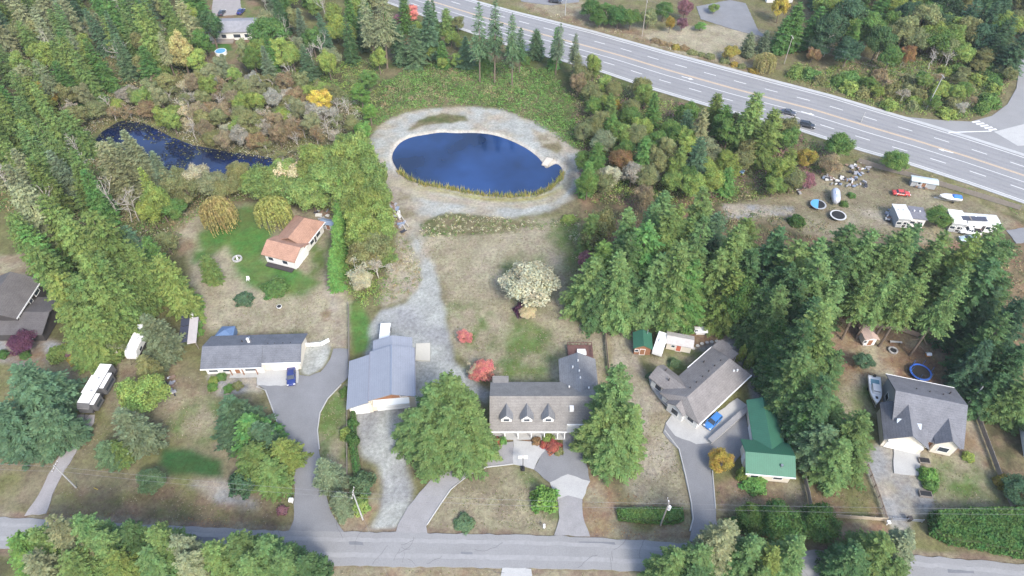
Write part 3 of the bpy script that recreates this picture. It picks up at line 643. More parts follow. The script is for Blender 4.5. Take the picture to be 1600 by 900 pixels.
# ---- hipped grey-brown house
RD = shingle("brown_grey_shingles", (0.189, 0.178, 0.174)); RDX = shingle("brown_grey_shingles_wing", (0.185, 0.174, 0.170), ax='X')
ang = math.atan2(9.5, 10.5)
h = thing("hipped_house", "brown-grey roofed house set at an angle with hipped ends", "house", (40.25, 81.85, 0), ang)
roofmesh("roof", h, RD, -8.9, 8.9, 4.9, 5.2, 5.5, 3.0, 3.0, hip0=1.75, hip1=1.75)
gablewall("wall", h, M_WHITE, -8.8, 8.8, 4.8, 5.1, 5.4, 3.0, 3.0, inset=.5, hip=True)
gutter(h, -8.9, 8.9, -4.95, 3.0); gutter(h, .5, 8.9, 5.25, 3.0)
roofmesh("wing_roof", h, RDX, .6, 9.2, 2.5, 2.4, 4.7, 3.0, 3.0, yc=-5.0, axis='y')
gablewall("wing_wall", h, M_WHITE, .6, 9.0, 2.5, 2.4, 4.7, 3.0, 3.0, yc=-5.0, axis='y')
roofmesh("porch_roof", h, RD, -9.7, -5.0, 2.2, 2.2, 4.4, 3.0, 3.0, yc=.6)
gablewall("porch_wall", h, M_WHITE, -9.5, -6.0, 2.2, 2.2, 4.4, 3.0, 3.0, yc=.6, inset=.3)
MB().extr([(2.2, 3.0), (5.0, 3.0), (5.0, 2.8), (2.2, 2.8)], 8.4, 12.2, 'x').build("patio_roof", RD, h)
MB().extr([(.2, 3.1), (5.2, 3.1), (5.2, 2.9), (.2, 2.9)], 8.5, 11.6, 'x').build("rear_porch_roof", RD, h)
for y in (.5, 4.9): MB().box(11.3, 11.45, y - .08, y + .08, 0, 2.95).build("porch_post", M_TRIM, h)
garage_door(h, -6.8, -1.8, -4.3, 2.4); garage_door(h, -.6, 2.4, -4.3, 2.4)
for x0, x1 in ((3.6, 4.8), (6.0, 7.2)): pane(h, "window", x0, x1, -4.3, 1.0, 2.2)
for y0, y1 in ((-3.4, -2.0), ): pane(h, "window", y0, y1, -8.3, 1.0, 2.2, axis='y')
pane(h, "window", -.2, 1.4, -9.2, .7, 2.3, axis='y')
for y0, y1 in ((5.9, 7.4),): pane(h, "window", y0, y1, -7.05, .8, 2.2, axis='y')
for k in range(6): vent(h, -4.6 + k * 2.05, 1.1, 5.0 - .1)
for x, y in ((5.9, -2.2), (6.6, -2.6)): vent(h, x, y, 4.3, .2, .4, M_TRIM)
vent(h, -5.9, 5.4, 4.6); vent(h, -4.5, 7.4, 4.6); vent(h, 3.6, 3.6, 3.9)
t = thing("patio_wall", "grey curved retaining wall and patio beside the angled house entrance", "wall", S(1030, 610))
pts = SP([(1013, 592), (1018, 608), (1030, 624), (1046, 640), (1062, 655), (1066, 650), (1050, 634), (1035, 618), (1024, 604), (1019, 592)])
MB().prism([(p[0] - t.location.x, p[1] - t.location.y) for p in pts], 0, .55).build("wall_cap", M_CONC, t)
pts = SP([(1019, 592), (1024, 604), (1035, 618), (1050, 634), (1066, 650), (1072, 644), (1050, 618), (1034, 598)])
MB().prism([(p[0] - t.location.x, p[1] - t.location.y) for p in pts], 0, .3).build("patio", M_CONCD, t)

# ---- green-roofed building
RG = mat("green_metal_roof", (.042, .135, .088), .45, .14, .6, metal=.1, stripes=('X', .4, .14))
RGY = mat("green_metal_roof_cross", (.044, .138, .09), .45, .14, .6, metal=.1, stripes=('Y', .4, .14))
h = thing("green_roof_garage", "cream garage with green metal cross-gabled roof", "garage", (48.6, 64.8, 0), R(-5.7))
roofmesh("roof", h, RG, -4.6, 4.6, 3.6, 3.8, 4.8, 3.0, 3.0)
gablewall("wall", h, M_CREAM, -4.5, 4.5, 3.5, 3.7, 4.8, 3.0, 3.0)
roofmesh("cross_roof", h, RGY, 1.5, 13.2, 2.9, 3.1, 4.15, 2.75, 2.75, yc=.7, axis='y')
gablewall("cross_wall", h, M_CREAM, 1.5, 13.0, 2.9, 3.1, 4.15, 2.75, 2.75, yc=.7, axis='y')
gutter(h, -4.6, 4.6, -3.65, 3.0)
for x0, x1 in ((-3.2, -1.8), (1.0, 2.6)): pane(h, "window", x0, x1, -3.05, 1.0, 2.0)
pane(h, "side_door", .2, 1.2, -4.05, .1, 2.1, M_TRIM, axis='y'); garage_door(h, 5.0, 8.4, -1.75, 2.3, axis='y')
vent(h, 2.0, -1.9, 4.0, .25, .35, M_STEEL)
t = thing("ramp_wall", "long pale concrete retaining wall climbing to the green garage", "wall", S(1140, 668))
a, b = S(1108, 692) - t.location, S(1169, 639) - t.location; d = b - a
MB().box(0, d.length, -.45, .45, 0, .9, math.atan2(d.y, d.x), (a.x, a.y)).build("wall_face", M_CONC, t, bevel=.05)
MB().box(-.1, d.length + .1, -.55, .55, .9, 1.02, math.atan2(d.y, d.x), (a.x, a.y)).build("wall_cap", M_CONCD, t)

# ---- steep-roofed house at right
RF = shingle("slate_grey_shingles", (0.152, 0.155, 0.170)); RFX = shingle("slate_grey_shingles_wing", (0.148, 0.152, 0.167), ax='X')
h = thing("steep_roof_house", "slate-grey steep-roofed house with front garage gable and skylights", "house", (82.4, 75.7, 0), R(-15.3))
roofmesh("roof", h, RF, -6.6, 6.6, 7.4, 6.6, 7.2, 3.0, 3.9)
gablewall("wall", h, M_GREYW, -6.4, 6.4, 7.2, 6.5, 7.2, 3.1, 3.9, inset=.4)
roofmesh("garage_roof", h, RFX, -9.3, -.5, 4.1, 4.1, 6.1, 3.1, 3.1, yc=-4.0, axis='y')
gablewall("garage_wall", h, M_CREAM, -9.1, -.5, 4.0, 4.0, 6.1, 3.1, 3.1, yc=-4.0, axis='y', inset=.4)
roofmesh("entry_roof", h, RFX, -8.1, -2.2, 2.3, 2.3, 5.6, 3.6, 3.6, yc=3.4, axis='y')
gablewall("entry_wall", h, M_CREAM, -7.9, -2.2, 2.2, 2.2, 5.6, 3.6, 3.6, yc=3.4, axis='y', inset=.3)
garage_door(h, -6.9, -1.2, -8.7, 2.5); pane(h, "window", 2.5, 4.3, -7.6, 1.0, 2.4); pane(h, "front_door", .8, 1.8, -6.8, .1, 2.3, M_WOOD)
MB().box(-7.2, -.9, -9.6, -8.72, 2.75, 2.95).build("door_hood", M_TRIM, h)
gutter(h, -6.6, 6.6, 6.65, 3.88)
for x, y, z in ((-5.4, -5.6, 4.95), (-2.1, -5.6, 4.65)):
    MB().add([(x - .6, y - .5, z - .35 if x > -4 else z - .35), (x + .6, y - .5, z - .1), (x + .6, y + .5, z + .35), (x - .6, y + .5, z + .1), (x - .6, y - .5, z - .8), (x + .6, y - .5, z - .8), (x + .6, y + .5, z - .8), (x - .6, y + .5, z - .8)],
             [(0, 1, 2, 3), (7, 6, 5, 4), (0, 4, 5, 1), (1, 5, 6, 2), (2, 6, 7, 3), (3, 7, 4, 0)]).build("skylight", mat("skylight_glass", (.45, .5, .55), .15, .05), h)
pane(h, "gable_window", -2.0, -.9, -6.0, 4.0, 5.2, axis='y'); pane(h, "window", 1.5, 3.0, -6.0, 1.2, 2.6, axis='y')
for x, y in ((-2, 2.5), (.5, 2.5), (3, 2.5), (4.5, 3.4)): vent(h, x, y, 5.9 - .1)

# ---- orange roofed house by the willows
RO = shingle("terracotta_shingles", (0.340, 0.200, 0.141)); ROX = shingle("terracotta_shingles_wing", (0.333, 0.196, 0.137), ax='X')
h = thing("orange_roof_house", "white house with faded orange shingle roof beside the willows", "house", (-54.3, 127.5, 0), R(-18.5))
roofmesh("roof", h, ROX, -3.5, 6.6, 4.3, 4.3, 5.0, 3.0, 3.0, axis='y', hip1=2.2)
gablewall("wall", h, M_WHITE, -3.5, 6.4, 4.2, 4.2, 4.9, 3.0, 3.0, axis='y', hip=True)
roofmesh("wing_roof", h, RO, -4.8, 4.6, 3.6, 3.6, 4.8, 3.0, 3.0, yc=-5.4)
gablewall("wing_wall", h, M_WHITE, -4.7, 4.5, 3.5, 3.5, 4.8, 3.0, 3.0, yc=-5.4)
gutter(h, -3.5, 6.6, 4.35, 3.0, 'y')
for y0, y1 in ((-7.8, -5.6), (-5.1, -2.9)): garage_door(h, y0, y1, 4.05, 2.3, axis='y', d=1)
for y0, y1 in ((-.6, 1.0), (2.4, 4.2)): pane(h, "window", y0, y1, 3.75, .9, 2.2, axis='y', d=1)
pane(h, "side_door", 1.3, 2.1, 3.75, .1, 2.2, M_DARKW, axis='y', d=1)
for x0, x1 in ((-3.4, -2.0), (.6, 2.0)): pane(h, "window", x0, x1, -8.45, 1.0, 2.1)
MB().box(-3.8, 3.6, -9.9, -8.6, 0, .25).build("patio", M_DARKW, h)

# ---- dark house at the left edge
RH = shingle("charcoal_brown_shingles", (0.096, 0.089, 0.089)); RHX = shingle("charcoal_brown_shingles_wing", (0.104, 0.096, 0.092), ax='X')
h = thing("dark_house", "dark brown-roofed house cut off by the left edge", "house", (-113, 100.5, 0), R(0))
roofmesh("lower_roof", h, RH, -8, 9.3, 5.3, 6.0, 4.4, 2.8, 2.8)
gablewall("lower_wall", h, M_DARKW, -8, 9.1, 5.2, 5.9, 4.4, 2.8, 2.8)
roofmesh("upper_roof", h, RHX, -2.5, 9.5, 6.0, 6.0, 7.6, 5.0, 5.0, yc=-2.5, axis='y')
gablewall("upper_wall", h, M_DARKW, -2.5, 9.3, 6.0, 6.0, 7.6, 5.0, 5.0, yc=-2.5, axis='y')
MB().box(3.42, 3.56, -2.5, 9.5, 4.75, 5.02).build("gutter", M_TRIM, h)
for y0, y1 in ((-1.4, -.4), (3.2, 4.2), (5.6, 7.4)): pane(h, "window", y0, y1, 3.1, 3.4, 4.5, axis='y', d=1)
pane(h, "window", 4, 6, -4.75, .8, 2.0)

# ---- far top house
h = thing("far_grey_house", "pale grey-roofed white house in a clearing at top left", "house", (-102, 240.5, 0), R(3))
roofmesh("roof", h, shingle("pale_grey_shingles", (0.252, 0.252, 0.266)), -8.4, 8.4, 6.0, 5.2, 4.6, 3.2, 3.2)
gablewall("wall", h, M_WHITE, -8.2, 8.2, 5.9, 5.1, 4.6, 3.2, 3.2)
for x0, x1 in ((-6.5, -4.8), (-3.2, -1.6), (1, 3.5), (5, 6.6)): pane(h, "window", x0, x1, -5.45, .9, 2.2)
MB().box(-6.5, 1.0, -8.2, -5.5, 0, .5).build("deck", M_GREYWOOD, h)
t = thing("above_ground_pool", "small round above-ground pool on the far lawn", "pool", S(346, 84))
MB().cyl(0, 0, 0, 1.1, 2.0, 20).build("pool_wall", M_TRIM, t); MB().cyl(0, 0, 1.0, 1.12, 1.75, 20).build("pool_water", mat("pool_blue", (.1, .3, .5), .2), t)
# white building at the top right edge
h = thing("far_white_house", "white building corner at the top edge beyond the highway", "house", S(1212, -2))
roofmesh("roof", h, M_GREYW, -5, 6, 4, 4, 5, 3, 3); gablewall("wall", h, M_WHITE, -5, 6, 4, 4, 5, 3, 3); pane(h, "window", -2, 0, -3.55, 1, 2.2)

# ---- sheds
def shed(name, label, loc, rz, L_, W_, zr, ze, rm, wm, door=True, over=.3, axis='x', dm=None):
    o = thing(name, label, "shed", (loc[0], loc[1], 0), rz)
    roofmesh("roof", o, rm, -L_ / 2 - over, L_ / 2 + over, W_ / 2 + over, W_ / 2 + over, zr, ze, ze, axis=axis, th=.12)
    gablewall("wall", o, wm, -L_ / 2 - over, L_ / 2 + over, W_ / 2 + over, W_ / 2 + over, zr, ze, ze, axis=axis, inset=over + .05, th=.13)
    f = (W_ / 2 if axis == 'x' else L_ / 2) - .05
    if door: pane(o, "door", -.5, .5, -f, .05, 1.9, dm or M_WOOD); 
    pane(o, "window", -1.6, -.9, -f, 1.0, 1.7)
    return o
o = shed("garden_shed", "small shed with green metal roof and porch in leaf-strewn yard", (28.7, 93.8), R(-5), 4.0, 3.6, 3.6, 2.4, RGY, M_WOOD, axis='y')
MB().cyl(1.0, 1.7, 2.5, 4.2, .12, 8).build("stove_pipe", M_STEEL, o)
o = shed("garden_shed", "cream shed with red door and leaf-littered pale roof", (37.0, 94.2), R(-14), 5.4, 2.9, 3.0, 2.3, mat("leafy_roof", (.42, .40, .38), .8, .3, 1.2), M_CREAM, dm=mat("red_door", (.45, .12, .07), .6))
o = shed("storage_box", "low white storage box at the conifer edge behind the sheds", S(1094, 520), R(0), 2.2, 1.2, 1.3, 1.1, M_TRIM, M_TRIM, door=False)
o = shed("field_shed", "grey lean shed tucked under firs at the field edge", S(923, 478), R(84), 4.0, 2.0, 2.6, 2.1, mat("grey_sheet_roof", (.40, .41, .42), .6, .15), M_GREYWOOD)
o = shed("field_shed", "tiny pale hut at the field edge above the lean shed", S(913, 443), R(84), 2.0, 1.2, 2.1, 1.8, mat("grey_sheet_roof", (.40, .41, .42)), M_GREYWOOD, door=False)
o = shed("yard_shed", "white shed with rust-streaked roof under tall firs", (79.3, 96.0), R(3), 3.2, 2.6, 2.9, 2.3, mat("rust_streaked_roof", (.50, .38, .33), .7, .25, 1.0, stripes=('X', .35, .12)), M_TRIM, axis='y')
o = shed("side_shed", "blue tin shed behind the orange-roofed house", S(516, 356), R(-15), 4.0, 1.6, 2.4, 2.0, mat("blue_tin", (.2, .26, .34), .5, .1), M_GREYW)
h = thing("green_roof_house", "green-roofed house cut off by the right edge", "house", (104.5, 69, 0), R(-20))
roofmesh("roof", h, RG, -4, 6, 4, 4, 5, 3, 3); gablewall("wall", h, M_WHITE, -4, 6, 4, 4, 5, 3, 3); pane(h, "window", -2, -.5, -3.55, 1, 2)
# long open wood shed
h = thing("wood_shed", "long open-sided lean-to with ribbed dark bays and grey roof", "shed", (-73.2, 100.3, 0), R(-14.5) * -1 + R(-1))
for k in range(6):
    MB().box(-1.6, .3, -6.8 + k * 2.45, -4.55 + k * 2.45, 2.15, 2.25).build("roof_panel", mat("dark_solar_panel", (.05, .055, .08), .3, .1), h)
MB().box(.3, 2.2, -7.6, 0, 2.2, 2.34).build("roof", mat("pale_plank_roof", (.40, .37, .36), .85, .15, 1.0), h); MB().box(.3, .9, .1, 7.6, 2.0, 2.12).build("roof_edge", M_TRIM, h)
MB().box(-1.5, -1.4, -6.8, 7.6, 0, 2.1).build("rear_wall", M_GREYWOOD, h)
for y in (-7.4, -3.7, 0, 3.7, 7.4):
    MB().box(1.9, 2.05, y - .08, y + .08, 0, 2.2).build("post", M_GREYWOOD, h) if y <= 0 else MB().box(.6, .75, y - .08, y + .08, 0, 2.0).build("post", M_GREYWOOD, h)
# ---------------------------------------------------------------- vehicles
def paint(name, c): return mat(name, c, .3, .03, 3.0, spec=.5, coat=.5)
M_TYRE = M_BLACK; M_RIM = M_STEEL
M_LAMP = mat("lamp_lens", (.7, .7, .68), .2, .02); M_TAIL = mat("tail_lens", (.4, .03, .03), .3, .02)
def wheels(o, xs, y, r, w=.22):
    for x in xs:
        for s in (-1, 1):
            t = MB().wheel(x, s * y, r, r, w).build("wheel", M_TYRE, o, True)
            MB().wheel(x, s * (y + .02), r, r * .6, w, 10).build("rim", M_RIM, t)
def hd(u0, v0, u1, v1):
    d = S(u1, v1) - S(u0, v0); return math.atan2(d.y, d.x)
def car(label, loc, rz, m_, L_=4.6, W_=1.82, Hh=1.45, style="sedan", name=None, group=None):
    """front towards +x"""
    o = thing(name or ("parked_car"), label, "car" if style != "pickup" else "pickup truck", (loc[0], loc[1], 0.04), rz, group)
    l, w = L_ / 2, W_ / 2; bh = Hh * .62
    if style == "sedan": top = [(-l * .62, bh), (-l * .40, Hh - .04), (l * .10, Hh), (l * .46, bh)]
    elif style == "pickup": top = [(-l * .12, bh), (-l * .09, Hh), (l * .26, Hh), (l * .48, bh)]
    else: top = [(-l * .96, bh), (-l * .84, Hh - .06), (l * .12, Hh), (l * .50, bh)]
    def ring(x, zl, zh, ww): # rounded body section
        return [(x, -ww, zl), (x, -ww * 1.0, zl + (zh - zl) * .55), (x, -ww * .93, zh - .03), (x, -ww * .6, zh), (x, ww * .6, zh), (x, ww * .93, zh - .03), (x, ww, zl + (zh - zl) * .55), (x, ww, zl)]
    b = MB(); secs = [(-l, .38, bh * .86, .86), (-l * .95, .24, bh * .97, .96), (-l * .6, .22, bh, 1), (0, .22, bh * .98, 1), (l * .45, .22, bh, 1), (l * .8, .22, bh * .9, .97), (l * .96, .26, bh * .78, .9), (l, .36, bh * .66, .8)]
    b.loft([ring(x, zl, zh, w * k) for x, zl, zh, k in secs]); b.build("body", m_, o, True)
    (x0, z0), (x1, z1), (x2, z2), (x3, z3) = top; ww, wt = w * .9, w * .72
    g = MB(); g.add([(x0, -ww, z0 - .08), (x3, -ww, z3 - .08), (x2, -wt, z2 - .03), (x1, -wt, z1 - .03), (x0, ww, z0 - .08), (x3, ww, z3 - .08), (x2, wt, z2 - .03), (x1, wt, z1 - .03)],
                    [(0, 1, 2, 3), (7, 6, 5, 4), (1, 5, 6, 2), (4, 0, 3, 7), (0, 4, 5, 1), (3, 2, 6, 7)]); g.build("windows", M_GLASS, o)
    r = MB(); r.loft([[(x1 - .06, -wt - .03, z1 - .05), (x1 - .06, -wt * .8, z1 + .02), (x1 - .06, wt * .8, z1 + .02), (x1 - .06, wt + .03, z1 - .05)], [(x2 + .06, -wt - .03, z2 - .05), (x2 + .06, -wt * .8, z2 + .03), (x2 + .06, wt * .8, z2 + .03), (x2 + .06, wt + .03, z2 - .05)]])
    for s in (-1, 1):
        for (xa, za), (xb, zb) in (((x0, z0 - .05), (x1, z1)), ((x3, z3 - .05), (x2, z2))):
            r.tube([(xa, s * ww, za), (xb, s * wt, zb)], .05, 4)
        r.tube([((x1 + x2) / 2 - .1, s * wt, Hh - .03), ((x0 + x3) / 2, s * ww, bh)], .05, 4)
    r.build("roof", m_, o)
    if style == "pickup":
        MB().box(-l * .93, -l * .18, -w * .78, w * .78, bh - .05, bh + .03).build("bed_liner", M_BLACK, o)
    wheels(o, (-l * .62, l * .62), w - .1, .33)
    for s in (-1, 1):
        MB().box(l * .90, l * .985, s * w * .72 - .2, s * w * .72 + .2, bh * .66, bh * .8).build("headlight", M_LAMP, o)
        MB().box(-l * .995, -l * .94, s * w * .72 - .18, s * w * .72 + .18, bh * .72, bh * .92).build("taillight", M_TAIL, o)
        MB().box(x3 - .35, x3 - .2, s * w - .1, s * w + .14, bh - .02, bh + .14).build("mirror", m_, o)
    return o
P_BLUE = paint("navy_paint", (.02, .035, .16)); P_SKY = paint("bright_blue_paint", (.04, .17, .45)); P_BLACK = paint("black_paint", (.02, .022, .028))
P_RED = paint("red_paint", (.48, .05, .04)); P_WHITE = paint("white_paint_car", (.82, .82, .82)); P_DK = paint("dark_grey_paint", (.05, .055, .07)); P_TEAL = paint("pale_teal_paint", (.35, .45, .47))
car("dark blue sedan parked before the ranch house garage", S(456, 591), hd(456, 576, 456, 602), P_BLUE, 4.6, 1.85)
car("bright blue hatchback parked beside the angled grey house", S(1113, 661), hd(1122, 650, 1104, 668), P_SKY, 4.3, 1.85, 1.6, "suv")
car("black sport utility vehicle driving on the highway", S(1260, 198), R(-25), P_BLACK, 4.8, 1.9, 1.7, "suv", "car_on_road")
car("dark car on the highway behind the black utility vehicle", S(1231, 178), R(-25), P_DK, 4.6, 1.85, 1.45, "sedan", "car_on_road")
car("faded red car standing alone in the scrap yard", S(1407, 304), R(-8), P_RED, 4.6, 1.8, 1.35)
car("white pickup truck parked beside the mobile homes", S(1514, 364), R(170), P_WHITE, 5.3, 1.95, 1.75, "pickup", "pickup_truck")
car("pale teal car half hidden by firs near the pickup", S(1512, 376), R(175), P_TEAL, 4.6, 1.8, 1.4)
car("blue car abandoned in brush above the gravel track", S(1151, 268), R(-30), paint("dull_blue_paint", (.08, .17, .30)), 4.2, 1.75, 1.4)
car("dark car with pale bonnet parked above the far grey house", S(347, 22), R(85), P_DK, 4.5, 1.8)
car("navy car parked at right above the far grey house", S(377, 20), R(80), P_BLUE, 4.5, 1.8)
car("dark pickup at the top edge beyond the highway", S(868, 4), R(-15), P_BLACK, 5.2, 1.95, 1.75, "pickup", "pickup_truck")

def camper(label, a, b, w, z, name="camper_trailer", slides=(), nose=True, vents=3, roofm=None, skin=None):
    """long box camper from a to b on plan (nose at b)"""
    a, b = Vector(a).xy, Vector(b).xy; d = b - a; L_ = d.length; c = (a + b) / 2
    o = thing(name, label, "camper", (c.x, c.y, 0), math.atan2(d.y, d.x)); l = L_ / 2; h = w / 2
    prof = [(-l, .7), (l - .2, .7), (l, 1.2), (l, z - .9 if nose else z - .2), (l - .7 if nose else l - .15, z - .06), (-l + .15, z - .06), (-l, z - .25)]
    v = [(x, -h, q) for x, q in prof] + [(x, h, q) for x, q in prof]; n = len(prof)
    MB().add(v, [tuple(range(n)), tuple(range(n, 2 * n))[::-1]] + [(i, n + i, n + (i + 1) % n, (i + 1) % n) for i in range(n)]).build("body", skin or M_TRIM, o, bevel=.08)
    MB().box(-l + .2, l - .85, -h + .06, h - .06, z - .06, z).build("roof", roofm or M_TRIM, o)
    MB().box(-l, l - .1, -h - .015, -h + .02, .75, 1.35).build("side_stripe", M_DARKW, o); MB().box(-l, l - .1, h - .02, h + .015, .75, 1.35).build("side_stripe", M_DARKW, o)
    if nose: MB().add([(l - .69, -h * .9, z - .09), (l + .012, -h * .9, z - .93), (l + .012, h * .9, z - .93), (l - .69, h * .9, z - .09), (l - .69, -h * .9, z - .12), (l - .01, -h * .9, z - .97), (l - .01, h * .9, z - .97), (l - .69, h * .9, z - .12)], [(0, 1, 2, 3), (7, 6, 5, 4), (0, 4, 5, 1), (1, 5, 6, 2), (2, 6, 7, 3), (3, 7, 4, 0)]).build("nose_cap", mat("grey_cap", (.3, .3, .3), .4), o)
    for x0, x1, s, dd in slides:
        m_ = MB(); m_.box(x0, x1, min(s * h, s * (h + dd)), max(s * h, s * (h + dd)), .9, z - .35); sl = m_.build("slide_out", skin or M_TRIM, o, bevel=.04); MB().box(x0 - .03, x1 + .03, min(s * h, s * (h + dd + .04)), max(s * h, s * (h + dd + .04)), z - .35, z - .29).build("slide_roof", M_TRIM, sl)
        MB().box(x0 + .4, x1 - .4, s * (h + dd) - .02, s * (h + dd) + .02, 1.5, 2.2).build("window", M_GLASS, sl)
    for s in (-1, 1):
        for x in (-l * .7, l * .45):
            MB().box(x - .5, x + .5, s * h - .03, s * h + .03, 1.55, 2.15).build("window", M_GLASS, o)
    for k in range(vents):
        x = -l * .6 + k * L_ * .6 / max(vents - 1, 1); MB().box(x - .25, x + .25, -.25 + .3 * (k % 2), .25 + .3 * (k % 2), z, z + .14).build("roof_vent", M_GREYW if k % 2 else M_TRIM, o, bevel=.03)
    MB().box(-.6, .5, -.4, .4, z, z + .3).build("air_conditioner", M_TRIM, o, bevel=.06)
    wheels(o, (-.9, .0) if L_ > 7 else (-.3,), h - .14, .36)
    MB().tube([(l - .1, -.6, .75), (l + 1.2, 0, .6), (l - .1, .6, .75)], .06, 5).build("hitch", M_BLACK, o)
    return o
camper("long white fifth-wheel camper with slide-outs on the gravel track", S(172, 576, 1.6), S(133, 643, 1.6), 2.6, 3.5, slides=((-3.2, .6, 1, .8), (2.0, 4.6, 1, .8), (-2.4, 2.0, -1, .5)), vents=5, skin=mat("graphite_side", (.12, .12, .125), .4, .1))
camper("white motorhome parked under the blue-green spruce", S(228, 513, 1.5), S(206, 559, 1.5), 2.5, 3.1, "motorhome", vents=3)
camper("plain white utility trailer parked behind the metal shop", (-28.2, 94.2), (-28.4, 98.9), 2.2, 2.6, "utility_trailer", nose=False, vents=0)
camper("white cargo trailer between the green and cream sheds", S(1036, 524, 1.3), S(1026, 554, 1.3), 2.2, 2.6, "cargo_trailer", nose=False, vents=1)
# rounded silver trailer in the scrap yard
o = thing("silver_trailer", "rounded silver trailer standing in the scrap yard", "camper", S(1303, 312), hd(1304, 322, 1302, 295))
rings = []
for t in np.linspace(-1, 1, 13):
    k = max(0.12, (1 - abs(t) ** 4.5)) ** .5; z0, z1, w = .55, .55 + 2.0 * (.45 + .55 * k), 1.2 * k
    rings.append([(t * 2.9, w * math.cos(q) * (1 if math.sin(q) < .2 else 1), z0 + (z1 - z0) * (.5 + .5 * math.sin(q))) for q in np.linspace(0, 2 * math.pi, 14, endpoint=False)])
MB().loft(rings).build("body", mat("silver_skin", (.55, .57, .62), .35, .06, 1.0, metal=.4), o, True)
MB().box(-.6, .4, -1.23, -1.05, 1.3, 1.9).build("window", M_GLASS, o); MB().box(-.4, .3, -.3, .3, 2.5, 2.68).build("roof_vent", M_TRIM, o); wheels(o, (0,), 1.0, .33)
# mobile homes
def mobile(label, u0, v0, u1, v1, w, z, rm, wm, name="mobile_home"):
    a, b = S(u0, v0, z).xy, S(u1, v1, z).xy; d = b - a; c = (a + b) / 2
    o = thing(name, label, "mobile home", (c.x, c.y, 0), math.atan2(d.y, d.x)); l = d.length / 2
    roofmesh("roof", o, rm, -l, l, w / 2 + .2, w / 2 + .2, z + .15, z, z, th=.12); gablewall("wall", o, wm, -l, l, w / 2 + .2, w / 2 + .2, z + .15, z, z, inset=.2, th=.12)
    for x in (-l * .6, l * .35): pane(o, "window", x - .6, x + .6, -w / 2 - 0, 1.1, 1.9)
    pane(o, "door", -.1, .8, -w / 2, .2, 2.1, M_DARKW)
    for x in (-l * .4, l * .3): vent(o, x, .4, z + .1, .2, .3, M_TRIM)
    return o
M_STAIN = mat("stained_white_roof", (.52, .53, .52), .8, .3, .8); M_TARP = mat("dark_tarp", (.06, .065, .09), .6, .3, .8)
mobile("square stained white mobile home at the left of the row", 1399, 330, 1421, 331, 5.6, 3.1, M_STAIN, M_GREYW)
mobile("dark-tarped mobile home between the white ones", 1421, 331, 1446, 334, 4.8, 2.9, mat("dark_patchy_roof", (.16, .16, .18), .8, .4, .8), M_WHITE)
mobile("white flat-roofed mobile home right of the round bush", 1484, 337, 1508, 340, 5.2, 3.1, M_TRIM, M_GREYW)
mobile("long white trailer home with dark roof patches at row end", 1509, 340, 1561, 344, 3.6, 2.9, M_STAIN, M_WHITE)
MB_ = thing("lean_to", "orange-brown lean-to roof joining two mobile homes", "shed", S(1478, 345)); MB().box(-1.8, 1.8, -1.6, 1.6, 2.0, 2.15).build("roof", mat("orange_board", (.45, .24, .14), .8, .15), MB_)
for x in (-1.6, 1.6):
    for y in (-1.4, 1.4): MB().box(x - .06, x + .06, y - .06, y + .06, 0, 2.0).build("post", M_GREYWOOD, MB_)
o = thing("roof_tarp", "dark tarpaulin strapped over the long trailer roof", "tarp", S(1522, 341, 3.1), R(-4)); MB().box(-3.2, 3.0, -1.1, .6, .07, .16).build("tarp_sheet", M_TARP, o); o2 = MB().box(-1.2, -.9, -1.0, .5, .16, .24).build("weight_board", M_GREYWOOD, o)
o = shed("yard_shed", "long pale tin shed along the highway fence", S(1440, 290), R(-16), 6.4, 2.2, 2.4, 2.0, mat("pale_tin", (.42, .48, .50), .5, .15), M_GREYW)
# scrap heaps: piece by piece
scr = [mat("scrap_white", (.6, .6, .58), .7, .15), mat("scrap_brown", (.22, .15, .11), .8, .25), mat("scrap_grey", (.3, .3, .32), .7, .2), mat("scrap_blue", (.2, .24, .32), .6, .15), mat("scrap_black", (.04, .04, .05), .7, .2)]
def heap(label, area, n, big=1.3):
    pl = SP(area); c = sum((Vector(p) for p in pl), Vector((0, 0))) / len(pl)
    o = thing("scrap_heap", label, "scrap heap", (c.x, c.y, 0)); xs = [p[0] for p in pl]; ys = [p[1] for p in pl]; k = 0
    while k < n:
        x, y = rnd.uniform(min(xs), max(xs)), rnd.uniform(min(ys), max(ys))
        if float(sdist(np.array([x]), np.array([y]), pl)[0]) < 0: continue
        a, b, hh, th = rnd.uniform(.2, big * .7), rnd.uniform(.1, .4), rnd.uniform(.1, .5), rnd.uniform(0, 3.1)
        q = MB().box(-a, a, -b, b, 0, hh, th, (0, 0)); tl = rnd.uniform(-.25, .25)
        q.v = [(X + x - c.x, Y + y - c.y, Z + (X + Y) * tl * .3 + .15) for X, Y, Z in q.v]
        q.build(rnd.choice(["board", "panel", "crate"]), rnd.choice(scr[:1] * 2 + scr[1:3] * 2 + scr), o); k += 1
heap("wide heap of pale scrap boards at the yard's far edge", [(1285,276),(1330,276),(1362,283),(1355,294),(1300,289),(1285,284)], 42)
heap("dark and white scrap heap beside the brown bush", [(1322,258),(1350,252),(1362,268),(1345,276),(1328,272)], 28)
heap("small scrap heap with blue bins under the yellow bush", [(1239,286),(1252,284),(1261,298),(1245,304)], 14)
heap("scrap heap left of the square mobile home", [(1380,328),(1400,326),(1402,350),(1385,346)], 18)
heap("white scrap below the tin shed by the fence", [(1424,286),(1450,290),(1446,296),(1428,293)], 12)
heap("clutter behind the orange-roofed house", [(490,332),(516,328),(518,344),(505,346)], 18)
heap("pile of pale driftwood logs by the pond path", [(607,310),(618,320),(636,360),(628,366),(612,335)], 22, 2.2)
heap("heap of firewood and boards in the rutted front yard", [(252,595),(272,588),(275,620),(255,622)], 22, 1.0)
